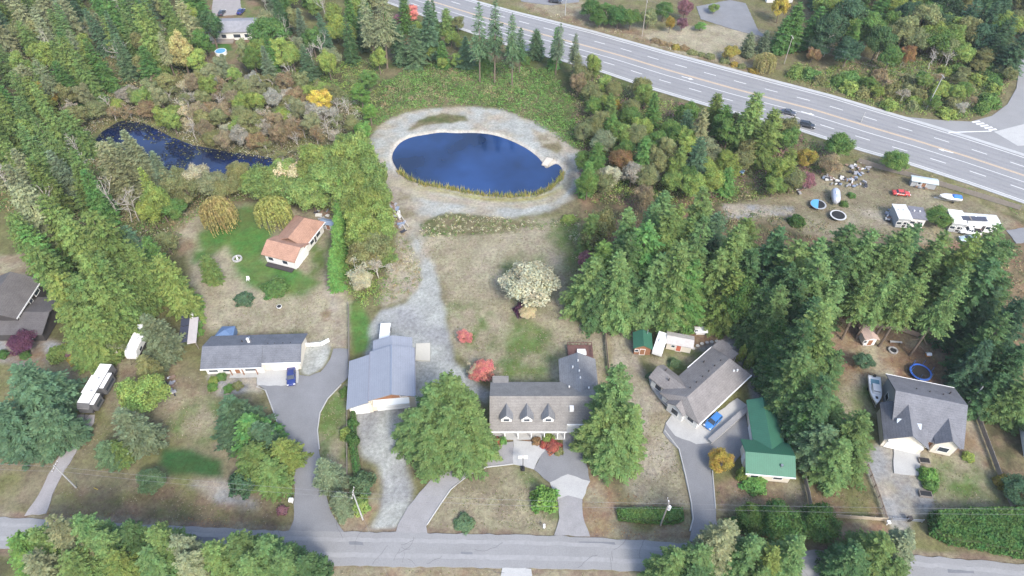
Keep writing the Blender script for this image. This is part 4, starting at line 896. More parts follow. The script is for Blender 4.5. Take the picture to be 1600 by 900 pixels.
def boat(label, loc, rz, L_=6.8, w=2.4, tarp=None, cabin=True):
    o = thing("boat", label, "boat", (loc[0], loc[1], .55), rz); rings = []
    for t in np.linspace(0, 1, 11):
        k = 1 - max(0, (t - .45) / .55) ** 2.2; hw = w / 2 * k + .02; x = -L_ / 2 + L_ * t; zk = .35 * max(0, t - .6) / .4; sh = 1.05 + .25 * t * t
        rings.append([(x, -hw, sh), (x, -hw * .92, .45 + zk), (x, 0, zk), (x, hw * .92, .45 + zk), (x, hw, sh), (x, hw * .85, sh + .02), (x, 0, sh - .05 if t < .9 else sh), (x, -hw * .85, sh + .02)])
    MB().loft(rings).build("hull", P_WHITE, o, True)
    if cabin:
        MB().loft([[(-.9, -.85, 1.1), (-.9, -.8, 1.85), (-.9, .8, 1.85), (-.9, .85, 1.1)], [(.5, -.9, 1.1), (.4, -.8, 1.9), (.4, .8, 1.9), (.5, .9, 1.1)], [(1.4, -.7, 1.2), (1.0, -.6, 1.62), (1.0, .6, 1.62), (1.4, .7, 1.2)]]).build("cabin", M_TRIM, o, bevel=.04)
        MB().loft([[(.46, -.82, 1.25), (.42, -.75, 1.8), (.42, .75, 1.8), (.46, .82, 1.25)], [(.95, -.7, 1.3), (1.02, -.58, 1.64), (1.02, .58, 1.64), (.95, .7, 1.3)]]).build("windscreen", M_GLASS, o)
        MB().box(-2.6, -1.0, -.85, .85, 1.02, 1.12).build("cockpit", mat("teal_canvas", (.18, .34, .4), .7), o)
        MB().box(1.9, 2.5, -.25, .25, 1.12, 1.26).build("bow_hatch", M_DARKW, o)
        m_ = MB().box(-3.7, -3.3, -.25, .25, .3, 1.5); m_.build("outboard_motor", M_BLACK, o, bevel=.06)
    if tarp: MB().loft([[(-L_ / 2 + .1, -w * .48, 1.15), (-L_ / 2 + .1, 0, 1.5), (-L_ / 2 + .1, w * .48, 1.15)], [(-.6, -w * .5, 1.15), (-.6, 0, 1.6), (-.6, w * .5, 1.15)]]).build("tarp", tarp, o)
    tr = MB(); tr.tube([(-L_ / 2 + .4, -.7, .1), (1.4, -.7, .1), (3.9, 0, .05)], .07, 5); tr.tube([(-L_ / 2 + .4, .7, .1), (1.4, .7, .1), (3.9, 0, .05)], .07, 5)
    tr.build("trailer_frame", M_STEEL, o)
    for s in (-1, 1): t = MB().wheel(-.8, s * 1.0, -.22, .32, .2).build("wheel", M_TYRE, o)
    return o
boat("white cabin motorboat on a trailer beside the steep-roofed house", S(1366, 612, .8), hd(1369, 592, 1373, 632), 7.2, 2.5)
boat("small open boat with a blue tarp near the highway fence", S(1483, 311, .6), R(170), 5.6, 1.9, tarp=mat("bright_blue_tarp", (.05, .17, .55), .5), cabin=False)
def trampoline(label, loc, r, net=False, pad=None, mt=None, half=None):
    o = thing("trampoline", label, "trampoline", (loc[0], loc[1], 0)); n = 24
    rg = [[((r + dr) * math.cos(q), (r + dr) * math.sin(q), .9 + dz) for dr, dz in ((0, 0), (-.38, .03), (-.38, -.03), (0, -.06))] for q in np.linspace(0, 2 * math.pi, n + 1)]
    MB().loft(rg, False).build("pad", pad or P_SKY, o); MB().cyl(0, 0, .84, .88, r - .3, n).build("mat", mt or M_BLACK, o)
    for k in range(6):
        q = k * math.pi / 3; x, y = r * .95 * math.cos(q), r * .95 * math.sin(q)
        MB().cyl(x, y, 0, 2.6 if net else .86, .04, 6).build("net_pole" if net else "leg", M_STEEL if not net else P_SKY, o)
    if net:
        g = MB()
        for z in (1.1, 1.5, 1.9, 2.3, 2.6): g.tube([(r * .97 * math.cos(q), r * .97 * math.sin(q), z) for q in np.linspace(0, 2 * math.pi, 25)], .02, 4, False)
        for q in np.linspace(0, 2 * math.pi, 40): g.tube([(r * .97 * math.cos(q), r * .97 * math.sin(q), .9), (r * .97 * math.cos(q), r * .97 * math.sin(q), 2.6)], .012, 3, False)
        g.build("safety_net", M_BLACK, o)
    if half: MB().prism([((r - .1) * math.cos(q), (r - .1) * math.sin(q)) for q in np.linspace(R(70), R(250), 12)], .9, .95).build("blue_cover", half, o)
trampoline("netted trampoline with royal blue rim behind the steep-roofed house", S(1436, 585), 2.25, True, paint("royal_blue_pad", (.05, .16, .6)))
trampoline("round trampoline with half blue cover in the scrap yard", S(1277, 323), 2.1, False, M_GREYW, M_BLACK, mat("sky_blue_cover", (.10, .32, .55), .6))
trampoline("round grey-rimmed trampoline below the silver trailer", S(1308, 340), 2.1, False, mat("pale_rim", (.5, .5, .5), .6))

# ---------------------------------------------------------------- poles, wires, fences, small things
M_POLE = mat("pole_wood", (.30, .27, .24), .9, .2, 2.0); M_PALEPOLE = mat("pale_pole", (.36, .36, .35), .8, .1, 2.0)
M_WIRE = mat("wire", (.25, .25, .26), .6, .05)
def pole(label, u, v, h, arms=1, pale=False, lamp=False, transf=False, rz=0.0, lean=0.0):
    p = S(u, v); o = thing("utility_pole", label, "utility pole", p, rz)
    MB().tube([(0, 0, 0), (lean * .5, 0, h * .5), (lean, 0, h)], [.15, .13, .1], 8).build("pole", M_PALEPOLE if pale else M_POLE, o)
    for k in range(arms):
        z = h - .5 - k * 1.1; a = MB().box(lean - .06, lean + .06, -1.1, 1.1, z - .07, z + .07).build("crossarm", M_GREYWOOD, o)
        for y in (-1.0, -.4, .4, 1.0): MB().cyl(lean, y, z + .07, z + .28, .05, 6).build("insulator", M_TRIM, a)
    if transf: MB().cyl(.38, 0, h - 2.6, h - 1.6, .3, 12).build("transformer", P_WHITE, o); MB().cyl(.1, .5, h - .9, h - .4, .12, 8).build("fuse", M_TRIM, o)
    if lamp: MB().tube([(lean, 0, h - .6), (lean - 1.3, 0, h + .1), (lean - 2.0, 0, h + .1)], .05, 6).build("lamp_arm", M_STEEL, o); MB().box(lean - 2.6, lean - 1.9, -.16, .16, h, h + .16).build("lamp_head", M_STEEL, o)
    return (p.x, p.y, h)
def wire(a, b, sag, label):
    pts = [Vector(a).lerp(Vector(b), t) - Vector((0, 0, sag * 4 * t * (1 - t))) for t in np.linspace(0, 1, 25)]
    o = MB().tube(pts, .014, 4).build("overhead_wire", M_WIRE); tag(o, label, "wire")
qa = pole("wooden roadside pole with white transformer by the clipped hedge", 1032, 821, 9.2, 1, transf=True, rz=R(90) * 0)
qb = pole("pale roadside pole between the gravel drive and asphalt drive", 567, 812, 11.0, 1, pale=True, lamp=False)
qc = pole("leaning pale pole beside the gravel camper track", 119, 762, 8.6, 1, pale=True)
pole("grey pole in the hedge gap right of the steep-roofed house", 1510, 634, 6.9, 0, pale=True)
qd = pole("tall power pole beyond the highway at top centre", 1003, 57, 13.5, 1)
qe = pole("power pole beside the big conifer across the highway", 1225, 100, 10.2, 1)
qf = pole("tall green-grey power pole in roadside brush at upper right", 1447, 171, 12.0, 1, pale=True)
pole("pale pole at the top edge left of the clipped trees", 883, 24, 9.0, 0, pale=True)
pole("slim lamp post on the highway centre strip", 1345, 191, 3.6, 0, pale=True)
lw = (-110, qc[1] + 2, 8.6); rw = (112, 52, 9.0)
for k, (dz, sg) in enumerate(((-.4, .6), (-2.2, .9))):
    nm = ("upper", "lower")[k]
    wire((lw[0], lw[1], lw[2] + dz), (qc[0], qc[1], qc[2] + dz), sg, "%s roadside wire left of the camper track pole" % nm)
    wire((qc[0], qc[1], qc[2] + dz), (qb[0], qb[1], qb[2] + dz), sg, "%s roadside wire across the left front gardens" % nm)
    wire((qb[0], qb[1], qb[2] + dz), (qa[0], qa[1], qa[2] + dz), sg, "%s roadside wire crossing the horseshoe drive lawn" % nm)
    wire((qa[0], qa[1], qa[2] + dz), (rw[0], rw[1], rw[2] + dz), sg, "%s roadside wire running right over the big hedge" % nm)
wire((qb[0], qb[1], qb[2] - 1.5), (-17.2, 36, 7.5), .3, "service wire crossing the road near the pale pole")
wire(qd, qe, .8, "upper highway wire between the two left poles"); wire(qe, qf, .9, "upper highway wire between the two right poles")
wire((qd[0], qd[1], qd[2] - 2), (qe[0], qe[1], qe[2] - 2), .9, "lower highway wire between the two left poles"); wire((qe[0], qe[1], qe[2] - 2), (qf[0], qf[1], qf[2] - 2), 1, "lower highway wire between the two right poles")
wire((-30, 262, 12), (qd[0], qd[1], qd[2] - .4), .8, "highway wire leaving the frame at top")
M_FENCE = mat("fence_boards", (.26, .20, .155), .9, .2, 2.0)
def fence(label, px, h=1.4, sp=2.4, m_=None, rails=False):
    P = [Vector((*p, 0)) for p in SP(px)]; o = thing("fence", label, "fence", P[0])
    for a, b in zip(P, P[1:]):
        n = max(1, round((b - a).length / sp)); d = (b - a) / n; rz = math.atan2(d.y, d.x)
        for k in range(n):
            p = a + d * k - P[0]
            MB().box(-.07, .07, -.07, .07, 0, h + .12, rz, (p.x, p.y)).build("post", m_ or M_FENCE, o)
            q = MB()
            if rails:
                for z in (.35, .8, h - .1): q.box(.08, d.length - .08, -.03, .03, z - .08, z + .08, rz, (p.x, p.y))
            else: q.box(.08, d.length - .08, -.03, .03, .08, h, rz, (p.x, p.y))
            q.build("panel", m_ or M_FENCE, o)
    e = P[-1] - P[0]; MB().box(-.07, .07, -.07, .07, 0, h + .12, 0, (e.x, e.y)).build("post", m_ or M_FENCE, o)
fence("brown board fence between dry field and shed yard", [(945, 505), (947, 540), (952, 590)])
fence("grey board fence left of the metal shop", [(545, 478), (546, 540), (547, 600), (545, 640)], 1.3, m_=M_GREYWOOD)
fence("pale low fence along the gravel shop drive", [(543, 640), (543, 700), (543, 752)], 1.1, m_=M_GREYWOOD)
fence("dark rail fence along the gravel drive before the steep-roofed house", [(1354, 730), (1372, 778), (1383, 812)], 1.2, rails=True)
fence("grey board fence dropping from the spruce to the front corner", [(1252, 735), (1262, 775), (1267, 805)], 1.5, m_=M_GREYWOOD)
fence("pale front fence along the verge right of the road trees", [(1268, 806), (1325, 810), (1383, 814)], 1.2, m_=mat("pale_boards", (.42, .36, .28), .8, .15))
fence("wire gate fence across the gravel drive mouth", [(1392, 813), (1440, 816)], 1.0, rails=True, m_=M_STEEL)
fence("weathered board fence right of the steep-roofed house", [(1485, 545), (1505, 600), (1530, 665), (1560, 745), (1580, 795)], 1.4, m_=M_GREYWOOD)
fence("dark fence at the back of the red-earth yard", [(1340, 510), (1400, 515), (1485, 545)], 1.5)
fence("long dark fence between scrap yard and highway", [(1340, 254), (1380, 266), (1420, 276), (1460, 288), (1520, 306), (1592, 328)], 1.5, m_=M_GREYWOOD)
fence("white edged fence left of the boat yard", [(1310, 632), (1318, 655), (1327, 680)], 1.1, m_=M_GREYWOOD)
fence("short fence at the conifer edge behind the sheds", [(945, 505), (980, 504), (1020, 506)], 1.2)
# kerb edging along drives
def edging(label, px, m_=None):
    P = SP(px); o = thing("kerb_edging", label, "kerb", (P[0][0], P[0][1], 0)); q = MB()
    q.tube([(p[0] - P[0][0], p[1] - P[0][1], .04) for p in P], .14, 6); q.build("kerb", m_ or M_CONC, o)
edging("pale kerb on the left of the dark asphalt drive", [(401, 604), (415, 610), (428, 645), (440, 680), (457, 715)])
edging("pale kerb curving right of the asphalt drive", [(533, 601), (512, 623), (500, 645), (496, 672), (499, 702)])
edging("pale kerb left of the angled house drive", [(1038, 672), (1061, 702), (1071, 742), (1080, 785), (1083, 810), (1078, 830)])
edging("pale kerb round the horseshoe lawn", [(667, 820), (688, 788), (704, 765), (734, 741), (760, 730), (802, 725)])
edging("pale kerb right of the angled house drive", [(1113, 735), (1115, 760), (1118, 795)])
# small things
o = thing("basketball_hoop", "portable basketball hoop beside the horseshoe drive", "basketball hoop", S(817, 733), R(90))
MB().box(-.5, .5, -.35, .35, 0, .35).build("base", M_BLACK, o, bevel=.08); MB().tube([(0, 0, .3), (.1, 0, 2.4), (.7, 0, 3.2)], .07, 8).build("pole", M_BLACK, o)
MB().box(.7, .75, -.9, .9, 2.7, 3.8).build("backboard", M_TRIM, o); MB().tube([(1.0 + .25 * math.cos(q), .25 * math.sin(q), 3.0) for q in np.linspace(0, 6.28, 13)], .03, 5).build("rim", P_RED, o)
o = thing("mailbox", "white mailbox post on the verge of the horseshoe lawn", "mailbox", S(850, 826)); MB().box(-.06, .06, -.06, .06, 0, 1.0).build("post", M_TRIM, o); MB().extr([(-.2, 1.0), (.2, 1.0), (.2, 1.25), (.1, 1.38), (-.1, 1.38), (-.2, 1.25)], -.3, .3, 'y').build("box", M_TRIM, o)
o = thing("mailbox", "white box on a post beside the dark drive mouth", "mailbox", S(457, 786)); MB().box(-.08, .08, -.08, .08, 0, 1.0).build("post", M_TRIM, o); MB().box(-.4, .4, -.35, .35, .9, 1.5).build("box", M_TRIM, o, bevel=.05)
o = thing("mailbox", "white mailbox at the corner of the pale front fence", "mailbox", S(1385, 820)); MB().box(-.08, .08, -.08, .08, 0, .9).build("post", M_TRIM, o); MB().box(-.3, .3, -.3, .3, .9, 1.3).build("box", M_TRIM, o, bevel=.05)
o = thing("yellow_guy_guard", "yellow guy-wire guard on the verge by the camper track", "guy guard", S(152, 766), R(-30)); MB().tube([(-.9, 0, .1), (.9, 0, 1.2)], .07, 6).build("guard", mat("guard_yellow", (.6, .42, .05), .6), o)
o = thing("fire_pit", "round stone fire pit in the red-earth yard", "fire pit", S(1395, 548))
for k in range(12): q = k * math.pi / 6; MB().box(-.22, .22, -.16, .16, 0, .32, q + 1.57, (.85 * math.cos(q), .85 * math.sin(q))).build("stone", M_CONC if k % 3 else M_CONCD, o)
MB().cyl(0, 0, 0, .1, .7, 14).build("ash", M_BLACK, o)
o = thing("fire_pit", "round stone ring with pale statue on the willow lawn", "fire pit", S(371, 405))
for k in range(10): q = k * math.pi / 5; MB().box(-.3, .3, -.18, .18, 0, .4, q + 1.57, (1.0 * math.cos(q), 1.0 * math.sin(q))).build("stone", M_CONC, o)
MB().cyl(0, 0, 0, 1.2, .3, 8, .12).build("statue", M_TRIM, o)
o = thing("garden_pot", "white round planter alone on the dry lawn", "planter", S(437, 481)); MB().tube([(0, 0, 0), (0, 0, .3), (0, 0, .55)], [.35, .55, .6], 14).build("pot", M_TRIM, o); MB().cyl(0, 0, .5, .58, .5, 14).build("soil", M_BLACK, o)
o = thing("garden_chair", "small white chair on the lawn below the orange-roofed house", "chair", S(388, 438))
MB().box(-.35, .35, -.35, .35, .4, .48).build("seat", M_TRIM, o); MB().box(-.35, .35, .28, .36, .48, 1.1).build("backrest", M_TRIM, o)
for x in (-.3, .3):
    for y in (-.3, .3): MB().box(x - .04, x + .04, y - .04, y + .04, 0, .4).build("leg", M_TRIM, o)
o = thing("bench", "pale plank bench beside the stone fire pit", "bench", S(1399, 536), R(-6)); MB().box(-1.3, 1.3, -.25, .25, .42, .5).build("seat", M_CONC, o)
for x in (-1.1, 1.1): MB().box(x - .06, x + .06, -.22, .22, 0, .42).build("leg", M_GREYWOOD, o)
o = thing("toy_house", "orange toy cart near the netted trampoline", "toy", S(1449, 556)); MB().box(-.5, .5, -.4, .4, .1, .7).build("body", mat("toy_orange", (.55, .25, .08), .5), o, bevel=.06); MB().extr([(-.5, .7), (.5, .7), (0, 1.05)], -.55, .55, 'x').build("roof", P_WHITE, o)
o = thing("play_set", "red and white play set half hidden by firs", "play set", S(1308, 690), R(-20))
MB().box(-1.2, 1.2, -1.4, 1.4, 1.3, 1.42).build("platform", M_TRIM, o); MB().extr([(.2, 1.4), (2.6, .1), (2.6, .02), (.2, 1.25)], -.35, .35, 'y').build("slide", P_RED, o)
for x in (-1.1, 1.1):
    for y in (-1.3, 1.3): MB().box(x - .06, x + .06, y - .06, y + .06, 0, 2.4).build("post", M_TRIM, o)
MB().extr([(-1.3, 2.3), (1.3, 2.3), (0, 3.1)], -1.5, 1.5, 'y').build("canopy", mat("red_white_canopy", (.55, .2, .17), .7, .2), o)
for u, v, L_ in ((1443, 721, 2.0), (1445, 773, 2.2)):
    o = thing("planter_box", "wooden planter box %s the leafy bed beside the pale apron" % ("above" if v < 750 else "below"), "planter", S(u, v), R(-8))
    MB().box(-L_ / 2, L_ / 2, -.6, .6, 0, .5).build("box", M_GREYWOOD, o); MB().box(-L_ / 2 + .1, L_ / 2 - .1, -.5, .5, .4, .53).build("soil", M_BLACK, o)
o = thing("propane_tank", "white propane tank beside the boat and house wall", "tank", S(1385, 634)); MB().tube([(0, 0, 0), (0, 0, .1), (0, 0, 1.1), (0, 0, 1.3)], [.35, .42, .42, .2], 12).build("tank", P_WHITE, o, True); MB().cyl(0, 0, 1.25, 1.42, .1, 8).build("valve", M_STEEL, o)
o = thing("rubbish_bin", "black bin at the gravel drive gate", "bin", S(1419, 813)); MB().loft([[(-.28, -.3, 0), (.28, -.3, 0), (.28, .3, 0), (-.28, .3, 0)], [(-.36, -.38, 1.0), (.36, -.38, 1.0), (.36, .38, 1.0), (-.36, .38, 1.0)]]).build("body", M_BLACK, o); MB().box(-.38, .38, -.4, .42, 1.0, 1.08).build("lid", M_DARKW, o)
o = thing("log", "bare fallen logs lying beside the pond path", "log", S(625, 345), R(-62)); MB().tube([(-4.5, 0, .25), (0, .1, .25), (4.5, -.1, .2)], [.25, .22, .14], 7).build("trunk", M_BARKPALE, o); MB().tube([(-3.5, .9, .2), (3.4, 1.0, .2)], [.2, .12], 7).build("branch", M_BARKPALE, o)
o = thing("diving_board", "pale wooden jetty poking into the round pond", "jetty", S(856, 252), R(-115)); MB().box(-1.6, 2.2, -1.0, 1.0, -.3, .1).build("deck", mat("pale_planks", (.5, .45, .38), .8, .12), o)
for x in (-1.8, 2.0):
    for y in (-1.0, 1.0): MB().cyl(x, y, -1.6, .3, .08, 6).build("pile", M_GREYWOOD, o)
# ---------------------------------------------------------------- trees: a few grown forms, each tree its own object
def quad_mesh(name, Cn, A, B, tint, material):
    """leaf-sized lozenges: centre, half-length vector, half-width vector"""
    n = len(Cn); V = np.stack([Cn - A, Cn + B - A * .15, Cn + A, Cn - B - A * .15], 1).reshape(-1, 3)
    F = np.arange(n * 4).reshape(n, 4)
    return fast_mesh(name, V, F, np.repeat(tint, 4, 0), material)
def unit(v): return v / (np.linalg.norm(v, axis=-1, keepdims=True) + 1e-9)
def tints(n, var=.3, warm=.12, g=None):
    b = 1 + g.uniform(-var, var, n); w = g.uniform(-warm, warm, n)
    return np.stack([b * (1 + w), b, b * (1 - w * .8)], 1)
def conifer(seed, H=20.0, Rr=5.0, droop=.25, lift=.5, power=.8, levels=30, low=.06, width=.17, leaf=.55, dens=1.0, hang=.15, skip=0.0):
    g = np.random.default_rng(seed); Cn, A, B, T = [], [], [], []
    lob = g.uniform(0, 6.28, 3)
    for i in range(levels):
        t = (i + g.uniform(0, .9)) / levels
        z = H * (low + (1 - low) * t); nb = int(round((8 - 4 * t) * dens))
        a0 = g.uniform(0, 6.28)
        for k in range(nb):
            if g.random() < skip: continue
            az = a0 + 6.283 * k / nb + g.uniform(-.3, .3)
            L = (Rr * (1 - t) ** power * g.uniform(.6, 1.15) * (1 + .14 * math.sin(2 * az + lob[0]) + .1 * math.sin(3 * az + lob[1])) + .22)
            if t < .1: L *= .75 + t * 2.5
            sl = -droop + (lift + droop) * t ** 1.6 + g.uniform(-.1, .1)
            dr = np.array([math.cos(az), math.sin(az), 0]); pr = np.array([-math.sin(az), math.cos(az), 0])
            K = max(3, int(L / .42 * dens)); s = np.linspace(.18, 1, K) + g.uniform(-.03, .03, K)
            bx = np.outer(s * L, dr); bx[:, 2] += z + L * (sl * s - .18 * s ** 2 + .1 * s ** 4)
            bt = 1 + g.uniform(-.28, .3)
            for sd in (-1, 1, 0):
                tl = (.42 * L * (1 - s) ** .8 + .34) * g.uniform(.75, 1.2, K) if sd else np.full(K, .42)
                ang = (.75 + g.uniform(-.25, .25, K)) * sd
                d = np.cos(ang)[:, None] * dr + np.sin(ang)[:, None] * pr
                d[:, 2] += -hang + sl * .4 + g.uniform(-.22, .22, K); d = unit(d)
                m = 2 if L > 1.6 and sd else 1
                for j in range(m):
                    c = bx + d * (tl * (j + .5) / m)[:, None]
                    hl = (tl / m * .62)[:, None] * d
                    up = np.tile(np.array([0, 0, 1.0]), (K, 1)) + g.normal(0, .38, (K, 3))
                    wv = unit(np.cross(d, up)) * (width * g.uniform(.7, 1.3, K))[:, None] * (1.25 if j == 0 else .9)
                    Cn.append(c); A.append(hl); B.append(wv); T.append(tints(K, .16, .06, g) * bt)
    # leader
    n = 10; c = np.zeros((n, 3)); c[:, 2] = H * np.linspace(.95, 1.01, n); az = g.uniform(0, 6.28, n)
    d = np.stack([np.cos(az) * .5, np.sin(az) * .5, np.ones(n)], 1); d = unit(d)
    Cn.append(c); A.append(d * .35); B.append(unit(np.cross(d, g.normal(0, 1, (n, 3)))) * .1); T.append(tints(n, .15, .05, g))
    crown = quad_mesh("crown", *[np.concatenate(q) for q in (Cn, A, B, T)], M_LEAF)
    mb = MB(); mb.tube([(0, 0, -.3), (.04, .02, H * .4), (0, .05, H * .8), (0, 0, H * .98)], [.34, .25, .11, .03], 7)
    for k in range(14):
        t = g.uniform(.1, .8); az = g.uniform(0, 6.28); L = Rr * (1 - t) * .7
        mb.tube([(0, 0, H * t), (L * math.cos(az), L * math.sin(az), H * t - L * droop * .6)], [.07, .02], 4, False)
    return mb, crown, H, Rr
def limb_tree(g, H, Rr, fork=.3, nl=7):
    mb = MB(); mb.tube([(0, 0, -.3), (.05, 0, H * fork), (.1, .1, H * .7)], [.28, .2, .07], 7); ends = []
    for k in range(nl):
        az = 6.283 * k / nl + g.uniform(-.4, .4); z0 = H * g.uniform(fork * .7, fork * 1.5); rr = Rr * g.uniform(.45, .7); z1 = H * g.uniform(.5, .85)
        e = (rr * math.cos(az), rr * math.sin(az), z1); mb.tube([(.05, 0, z0), (e[0] * .5, e[1] * .5, (z0 + z1) * .52), e], [.13, .09, .03], 5, False); ends.append(e)
    return mb, ends
def broadleaf(seed, H=10.0, Rr=4.0, lobes=22, leaves=5200, size=.27, base=.22, skip=.12, narrow=1.0):
    g = np.random.default_rng(seed); mb, ends = limb_tree(g, H, Rr)
    cz, hz = H * (1 + base) / 2, H * (1 - base) / 2
    Lc, Lr = [], []
    while len(Lc) < lobes:
        p = g.normal(0, 1, 3); p /= np.linalg.norm(p); q = g.uniform(.45, .8)
        if p[2] < -.6: continue
        Lc.append(np.array([p[0] * Rr * q, p[1] * Rr * q, cz + p[2] * hz * q])); Lr.append(g.uniform(.24, .42))
    Lc = np.array(Lc); Lr = np.array(Lr); bt = 1 + g.uniform(-.2, .2, lobes)
    w = Lr ** 2; ix = g.choice(lobes, leaves, p=w / w.sum())
    d = unit(g.normal(0, 1, (leaves, 3))); d[:, 2] = np.abs(d[:, 2]) * np.where(g.random(leaves) < .8, 1, -1)
    rr = Lr[ix] * g.uniform(.55, 1.12, leaves)
    P = Lc[ix] + d * np.stack([rr * Rr, rr * Rr, rr * (hz * .5 + Rr * .5) * .85], 1)
    P += .25 * np.sin(P[:, [1, 2, 0]] * 2.1 + seed)
    up = unit(d + g.normal(0, .55, (leaves, 3))); a = unit(np.cross(up, g.normal(0, 1, (leaves, 3)))); b = np.cross(up, a)
    s = size * g.uniform(.6, 1.35, leaves)[:, None]
    T = tints(leaves, .2, .1, g) * bt[ix][:, None]
    crown = quad_mesh("crown", P, a * s, b * s * .62, T, M_LEAF)
    return mb, crown, H, Rr
def bare(seed, H=12.0, Rr=3.5, lean=0.0, leafy=0):
    g = np.random.default_rng(seed); mb = MB(); tips = []
    def grow_(p, d, L, r, lv):
        q = p + d * L; mid = p + d * L * .5 + Vector(g.normal(0, .05 * L, 3)); mb.tube([p, mid, q], [r, r * .8, r * .55], 4 if lv else 6, False)
        if lv == 3: tips.append(q); return
        for k in range(3 if lv else 6):
            t = g.uniform(.35, 1.0) if lv == 0 else g.uniform(.4, 1)
            dd = (d + Vector(g.normal(0, .62, 3)) * (1 if lv else .8)); dd.z = abs(dd.z) * .8 + .15; dd.normalize()
            grow_(p + d * L * t, dd, L * g.uniform(.38, .58), r * .5, lv + 1)
    grow_(Vector((0, 0, -.2)), Vector((lean, 0, 1)).normalized(), H * .62, .17, 0)
    n = max(leafy, 40); ix = g.integers(0, len(tips), n); P = np.array([tips[i] for i in ix]) + g.normal(0, .35, (n, 3))
    a = unit(g.normal(0, 1, (n, 3))); b = unit(np.cross(a, g.normal(0, 1, (n, 3))))
    crown = quad_mesh("crown", P, a * .2, b * .1, tints(n, .25, .15, g), M_LEAF)
    return mb, crown, H, Rr
def willow(seed, H=9.0, Rr=4.5):
    g = np.random.default_rng(seed); mb, ends = limb_tree(g, H, Rr); Cn, A, B, T = [], [], [], []
    for k in range(330):
        az = g.uniform(0, 6.283); q = math.sqrt(g.random()); r0 = Rr * q * .9; z0 = H * (1 - .28 * q * q) + g.uniform(-.3, .3)
        L = z0 * g.uniform(.45, .88); n = max(6, int(L / .3)); t = np.linspace(0, 1, n)
        p = np.stack([(r0 + .5 * np.sqrt(t)) * math.cos(az), (r0 + .5 * np.sqrt(t)) * math.sin(az), z0 - L * t ** 1.3], 1) + g.normal(0, .05, (n, 3))
        d = unit(np.gradient(p, axis=0) + g.normal(0, .12, (n, 3))); wv = unit(np.cross(d, g.normal(0, 1, (n, 3)))) * .13
        Cn.append(p); A.append(d * .3); B.append(wv); T.append(tints(n, .15, .08, g) * (1 + g.uniform(-.25, .25)))
    return mb, quad_mesh("crown", *[np.concatenate(q) for q in (Cn, A, B, T)], M_LEAF), H, Rr
def shrubby(seed, H=2.0, Rr=1.2, leaves=1500, size=.13):
    g = np.random.default_rng(seed); d = unit(g.normal(0, 1, (leaves, 3))); d[:, 2] = np.abs(d[:, 2]) * 1.0 - .12
    lump = 1 + .22 * np.sin(d[:, 0] * 5 + seed) * np.sin(d[:, 1] * 4 + 1) + .12 * np.sin(d[:, 2] * 9 + d[:, 0] * 7)
    rr = g.uniform(.62, 1.0, leaves) ** .6 * lump
    P = np.stack([d[:, 0] * Rr * rr, d[:, 1] * Rr * rr, .12 * H + d[:, 2] * H * .88 * rr], 1)
    up = unit(d + g.normal(0, .6, (leaves, 3))); a = unit(np.cross(up, g.normal(0, 1, (leaves, 3)))); b = np.cross(up, a); s = size * g.uniform(.6, 1.4, leaves)[:, None]
    mb = MB()
    for k in range(6): q = k * 1.05; mb.tube([(0, 0, -.1), (Rr * .5 * math.cos(q), Rr * .5 * math.sin(q), H * .6)], [.05, .02], 4, False)
    return mb, quad_mesh("foliage", P, a * s, b * s * .65, tints(leaves, .22, .1, g), M_LEAF), H, Rr
PROTO = {}
def reg(kind, forms, part="crown", stem="trunk", barkm=None):
    L_ = []
    for mb, cr, H, Rr in forms:
        me = bpy.data.meshes.new(stem); me.from_pydata(mb.v, [], mb.f); me.materials.append(barkm or M_BARK); me.update()
        L_.append((me, cr, H, Rr))
    PROTO[kind] = (L_, part, stem)
reg("fir", [conifer(s, 20, 5, .2, .42, (.52, .64, .58, .5, .62, .55)[s - 1], (34, 31, 36, 32, 35, 31)[s - 1], .05, .17, .55, 1.22, .2, .05 * (s % 3)) for s in (1, 2, 3, 4, 5, 6)])
reg("cedar", [conifer(s, 18, 4.5, .38, .35, (.42, .52, .46, .56, .4)[s - 11], 34, .02, .19, .6, 1.2, .45, .03) for s in (11, 12, 13, 14, 15)])
reg("spruce", [conifer(s, 16, 3.6, .15, .4, .82, 34, .03, .16, .5, 1.15, .05) for s in (21, 22, 23)])
reg("sparse_fir", [conifer(s, 22, 4.2, .3, .3, .6, 24, .4, .17, .5, .95, .2, .2) for s in (31, 32, 33)])
reg("broadleaf", [broadleaf(s, 10, 4, 36, 10500, .185, .16) for s in (41, 42, 43, 44)])
reg("tall_broadleaf", [broadleaf(s, 14, 3.0, 34, 8500, .2, .12) for s in (51, 52, 53)])
reg("bare", [bare(s, 12, 3.5, .12 * (s % 3 - 1)) for s in (61, 62, 63)], barkm=M_BARKPALE)
reg("thin_leaf", [bare(s, 10, 3.5, 0, 1700) for s in (71, 72, 73)], barkm=M_BARKPALE)
reg("willow", [willow(81), willow(82)])
reg("shrub", [shrubby(s) for s in (91, 92, 93)], "foliage", "stems")
LIFT = 1.7
COL = dict(fir=(.058, .098, .036), firlight=(.098, .142, .046), firblue=(.075, .115, .065), cedar=(.096, .13, .036), cedary=(.112, .142, .038), cedarg=(.075, .135, .035), spruce=(.10, .128, .075), pale=(.15, .165, .09),
           green=(.085, .135, .035), lush=(.10, .175, .04), ygreen=(.16, .195, .048), olive=(.15, .15, .06), yellow=(.52, .42, .09), gold=(.36, .29, .07), paley=(.52, .49, .33), belt=(.25, .31, .085), willow=(.38, .35, .15), willowg=(.20, .22, .07),
           orange=(.28, .18, .09), brown=(.18, .145, .085), red=(.36, .12, .09), pink=(.58, .24, .21), purple=(.07, .03, .05), plum=(.16, .085, .095), grey=(.24, .225, .18), hedge=(.058, .105, .028), dark=(.05, .085, .04))
